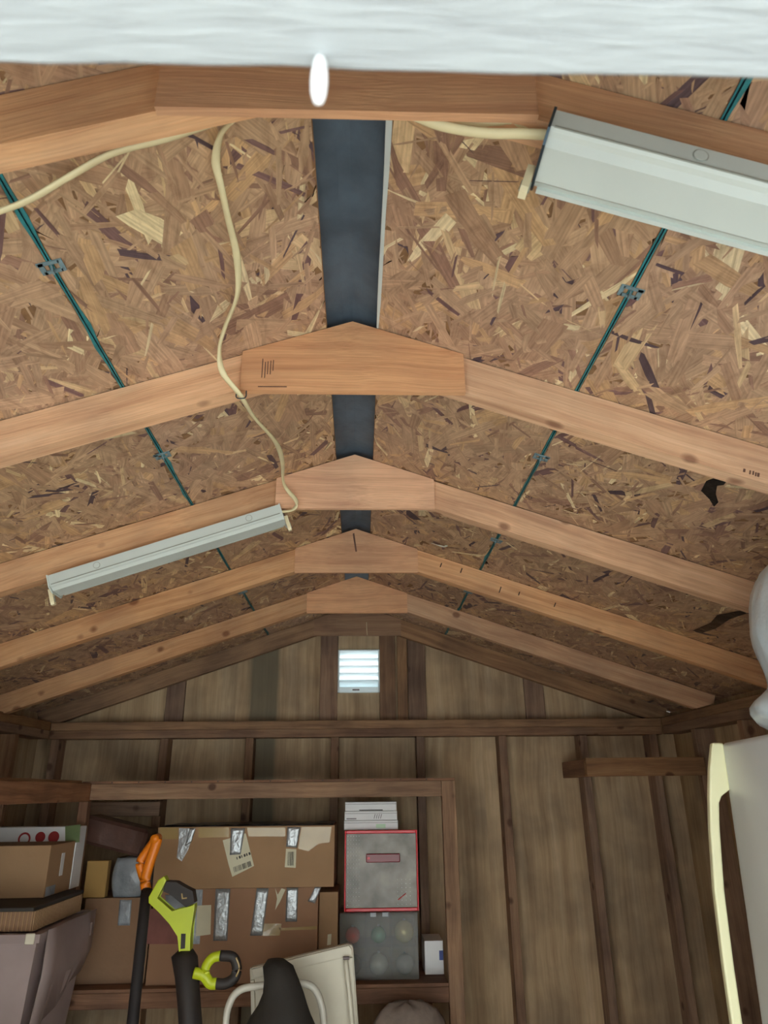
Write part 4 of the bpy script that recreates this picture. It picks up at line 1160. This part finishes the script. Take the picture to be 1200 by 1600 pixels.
tube('loop_grip', [at(336, 1537, 2.66), at(352, 1537, 2.66), at(366, 1528, 2.66), at(370, 1512, 2.66), at(364, 1496, 2.66), at(344, 1493, 2.66)], 0.013, 0.016, M['black_rubber'], tl, 6, 12)
tube('grip_line', [at(369, 1526, 2.646), at(374, 1512, 2.646), at(369, 1496, 2.646)], 0.003, 0.003, M['clear_tape'], tl, 6, 8)

# folded white stool / tray with tube frame, leaning
fs = tag(empty('folding_stool', (-0.18, 2.75, ZF)), 'folded off-white step stool with moulded panel and pale tube frame', 'stool')
yp = 2.78
pan = [(390, 1514), (396, 1511), (543, 1475), (550, 1477), (552, 1482), (566, 1690), (396, 1700)]
slab('panel', pan, yp, 0.03, M['white_plastic'], fs, 0.006)
slab('panel_rim', [(392, 1515), (545, 1477), (550, 1484), (551, 1494), (396, 1530)], yp - 0.012, 0.012, M['white_plastic'], fs, 0.004)
slab('panel_rim', [(543, 1498), (551, 1496), (563, 1690), (553, 1690)], yp - 0.010, 0.010, M['white_plastic'], fs, 0.003)
slab('panel_rim', [(391, 1532), (397, 1531), (402, 1690), (395, 1690)], yp - 0.010, 0.010, M['white_plastic'], fs, 0.002)
tube('strut', [at(540, 1500, yp - 0.02), at(545, 1545, yp - 0.03), at(551, 1610, yp - 0.04)], 0.008, 0.008, M['white_plastic'], fs, 4, 10)
tube('strut_pin', [at(536, 1497, yp - 0.026), at(546, 1497, yp - 0.026)], 0.005, 0.005, M['grey_print'], fs, 3, 8)
tub = [at(352, 1700, 2.60), at(353, 1600, 2.61), at(360, 1565, 2.615), at(375, 1547, 2.615), at(400, 1541, 2.615), at(440, 1537, 2.615), at(470, 1536, 2.615), at(490, 1544, 2.615), at(501, 1566, 2.615), at(506, 1600, 2.61), at(510, 1700, 2.60)]
lo1 = tub[0]; lo2 = tub[-1]
tub = [Vector((lo1.x, lo1.y - 0.10, ZF + 0.012))] + tub + [Vector((lo2.x, lo2.y - 0.10, ZF + 0.012))]
tube('tube_frame', tub, 0.011, 0.011, M['grey_tube'], fs, 6, 12)
pb1, pb2 = at(400, 1690, yp), at(560, 1685, yp)
for p in (pb1, pb2):
    tube('leg', [p + Vector((0, 0.015, 0.02)), Vector((p.x, p.y + 0.08, ZF + 0.012))], 0.011, 0.011, M['grey_tube'], fs, 3, 10)
tube('hinge_bar', [Vector((lo1.x, lo1.y + 0.0, lo1.z + 0.02)), at(400, 1680, yp - 0.01)], 0.007, 0.007, M['grey_tube'], fs, 3, 8)

# black tapering padded hood in front of it
prof = [(418, 444, 1499, 2.56), (410, 458, 1510, 2.55), (412, 466, 1530, 2.54), (411, 474, 1550, 2.53), (404, 481, 1570, 2.52), (392, 487, 1588, 2.51), (383, 493, 1604, 2.50), (376, 498, 1640, 2.49), (372, 502, 1720, 2.48), (372, 504, 1860, 2.46), (374, 504, 2060, 2.45)]
rings = []
for i, (xa_, xb_, yy, dY) in enumerate(prof):
    a = at(xa_, yy, dY); b = at(xb_, yy, dY); c = (a + b) / 2; hw = (b - a).length / 2
    if c.z < ZF + 0.003: c.z = ZF + 0.003
    rings.append([Vector((c.x + hw * math.cos(t) * (1 + 0.03 * math.sin(3 * t + i)), dY + min(0.075, hw * 0.9) * math.sin(t), c.z)) for t in [2 * math.pi * k / 20 for k in range(20)]])
bz = rings[-1][0].z
if bz > ZF + 0.01:
    rings.append([Vector((p.x, p.y, ZF + 0.002)) for p in rings[-1]])
tag(loft('cloth_cover', rings, M['hood'], None), 'black tapering cloth cover in front of the off-white stool', 'cover')

# mottled cloth sack, bottom
rings = []
cs = at(615, 1600, 2.80)
for k in range(12):
    ph = math.pi / 2 * k / 11
    hh = ZF + 0.003 + (at(610, 1567, 2.965).z - ZF) * math.sin(ph) ** 0.8
    rad = 0.19 * (math.cos(ph) ** 0.5 if k < 11 else 0.02)
    rings.append([Vector((cs.x + 0.060 + rad * math.cos(t) * (1 + 0.04 * math.sin(4 * t + k)), 2.965 + rad * 0.55 * math.sin(t), hh + 0.006 * math.sin(5 * t + k) * (k > 1))) for t in [2 * math.pi * q / 28 for q in range(28)]])
tag(loft('cloth_sack', rings, M['cloth'], None), 'mottled grey-brown cloth sack peeking up below the clear case', 'sack')

# ------------------------------------------------------------------ fridge at right with a plastic bag on top
rz = math.radians(-10.0)
far_top = Vector((0.800, 1.607, 0.094))
# local frame: x = outwards from the door (towards the room, -X world), y = along the door towards its far edge, z up
tilt = Matrix.Rotation(math.radians(2.1), 4, 'Y')
fy = Vector((math.sin(math.radians(10)), math.cos(math.radians(10)), 0)); fx = Vector((-fy.y, fy.x, 0))
base = Vector((far_top.x, far_top.y, ZF)) - fx * 0.0
FW, FD, DT = 0.66, 0.60, 0.055
MF = Matrix.Identity(4)
# right-handed local axes: X = -fx (into the fridge), Y = fy, Z = up
lx = -fx
for i in range(3):
    MF[i][0] = lx[i]; MF[i][1] = fy[i]; MF[i][2] = (0, 0, 1)[i]
MF.translation = Vector((base.x, base.y, 0.0))
HT = far_top.z - ZF
lean = 0.037
MF = MF @ Matrix.Rotation(math.atan(lean), 4, 'Y')
# shift so the top far edge of the door lands where it stands in the photograph
top_now = MF @ Vector((0, 0, HT))
MF = Matrix.Translation(Vector((far_top.x - top_now.x, far_top.y - top_now.y, 0.0))) @ MF
fg = bpy.data.objects.new('refrigerator', None); C.objects.link(fg); fg.matrix_world = MF; MW[fg.name] = MF
tag(fg, 'white refrigerator with a long cream door handle at the right edge', 'refrigerator')
def fbox(name, x0, x1, y0, y1, z0, z1, mat, bevel=0.004, parent=None, seg=3):
    bm = bmesh.new(); bmesh.ops.create_cube(bm, size=1)
    bmesh.ops.scale(bm, vec=(x1 - x0, y1 - y0, z1 - z0), verts=bm.verts)
    if bevel: bmesh.ops.bevel(bm, geom=list(bm.edges), offset=bevel, segments=seg, affect='EDGES', profile=0.6)
    return mesh_obj(name, bm_mesh(name, bm), mat, MF @ Matrix.Translation(((x0 + x1) / 2, (y0 + y1) / 2, (z0 + z1) / 2)), parent or fg, True)
fdoor = fbox('door', 0.0, DT, -FW, 0, 0.06, HT, M['fridge'], 0.012)
fbox('cabinet', DT + 0.008, FD, -FW, 0, 0.03, HT - 0.004, M['fridge'], 0.006)
fbox('gasket', DT + 0.0005, DT + 0.0075, -FW + 0.012, -0.012, 0.07, HT - 0.014, M['grey_print'], 0.0)
for yy in (-0.05, -FW + 0.05):
    for xx in (DT + 0.04, FD - 0.05):
        q = MF @ Vector((xx, yy, 0.03))
        zf_ = -0.03 + 0.0
        hloc = q.z                                      # height of the cabinet's underside above the floor
        fbox('foot', xx - 0.02, xx + 0.02, yy - 0.02, yy + 0.02, 0.03 - hloc + 0.003, 0.032, M['black_rubber'], 0.002)
# handle: bowed bar with feet; profile in (outwards, z)
hz = [(0.0, 0.022), (-0.05, 0.034), (-0.109, 0.043), (-0.17, 0.050), (-0.29, 0.058), (-0.42, 0.059), (-0.55, 0.057), (-0.68, 0.047), (-0.76, 0.036), (-0.82, 0.022)]
outer = [(0.024 * 0.9, 0.002)] + [(o_, z_) for z_, o_ in hz]
inner = []
def outer_at(z):
    for (z0, o0), (z1, o1) in zip(hz, hz[1:]):
        if z1 <= z <= z0: return o0 + (o1 - o0) * (z0 - z) / (z0 - z1)
    return hz[-1][1]
def smoothpoly():
    zs = [-0.82 * k / 60 for k in range(61)]
    out = [(outer_at(z), z) for z in zs]
    inn = []
    for z in zs[::-1]:
        e_ = min(-0.100 - z, z + 0.72)                          # distance into the open part
        if e_ < 0: inn.append((-0.001, z))
        else: inn.append((max(0.002, (outer_at(z) - 0.020) * min(1.0, 0.45 + e_ / 0.03)), z))
    return out + inn
poly = smoothpoly()
nz_ = len(poly) // 2
bm = bmesh.new()
y0h, y1h = -0.016, 0.006
out_, inn_ = poly[:nz_], poly[nz_:][::-1]
cols = []
for (o_, z_), (i_, _) in zip(out_, inn_):
    cols.append([bm.verts.new((-o_, y0h, HT + z_ - 0.001)), bm.verts.new((-o_, y1h, HT + z_ - 0.001)), bm.verts.new((-i_, y1h, HT + z_ - 0.001)), bm.verts.new((-i_, y0h, HT + z_ - 0.001))])
bm.faces.new(cols[0]); bm.faces.new(cols[-1][::-1])
for c0, c1 in zip(cols, cols[1:]):
    for k in range(4): bm.faces.new((c0[k], c0[(k + 1) % 4], c1[(k + 1) % 4], c1[k]))
ho = mesh_obj('handle', bm_mesh('handle', bm), M['cream'], MF, fdoor)
ho['label'] = 'cream bowed handle'
md = ho.modifiers.new('round', 'BEVEL'); md.width = 0.004; md.segments = 3; md.limit_method = 'ANGLE'; md.angle_limit = math.radians(60)

# crumpled plastic bag on the fridge top
bc = MF @ Vector((0.236, -0.33, HT)); bc.z -= EYE
rings = []
from mathutils import noise
prof = [(0.0, 0.13), (0.012, 0.196), (0.04, 0.214), (0.065, 0.206), (0.09, 0.178), (0.12, 0.176), (0.17, 0.190), (0.22, 0.194), (0.29, 0.190), (0.35, 0.176), (0.40, 0.13), (0.43, 0.05)]
for i, (h_, r_) in enumerate(prof):
    ring = []
    for k in range(72):
        t = 2 * math.pi * k / 72
        dv = Vector((math.cos(t), math.sin(t), h_ * 5))
        rr2 = r_ * (1 + 0.04 * noise.noise(dv * 2.3) + 0.04 * noise.noise(dv * 6.1) + 0.02 * noise.noise(dv * 13.0))
        ring.append(Vector((bc.x + rr2 * 1.25 * math.cos(t) + h_ * 0.04, bc.y + rr2 * 1.25 * math.sin(t), bc.z + 0.008 + h_ * 0.85 + 0.008 * noise.noise(dv * 3))))
    rings.append(ring)
tag(loft('plastic_bag', rings, M['bag'], None, subsurf=1), 'crumpled white plastic bag standing on top of the refrigerator', 'bag')

for o in bpy.data.objects:
    if '_m' in o: del o['_m']
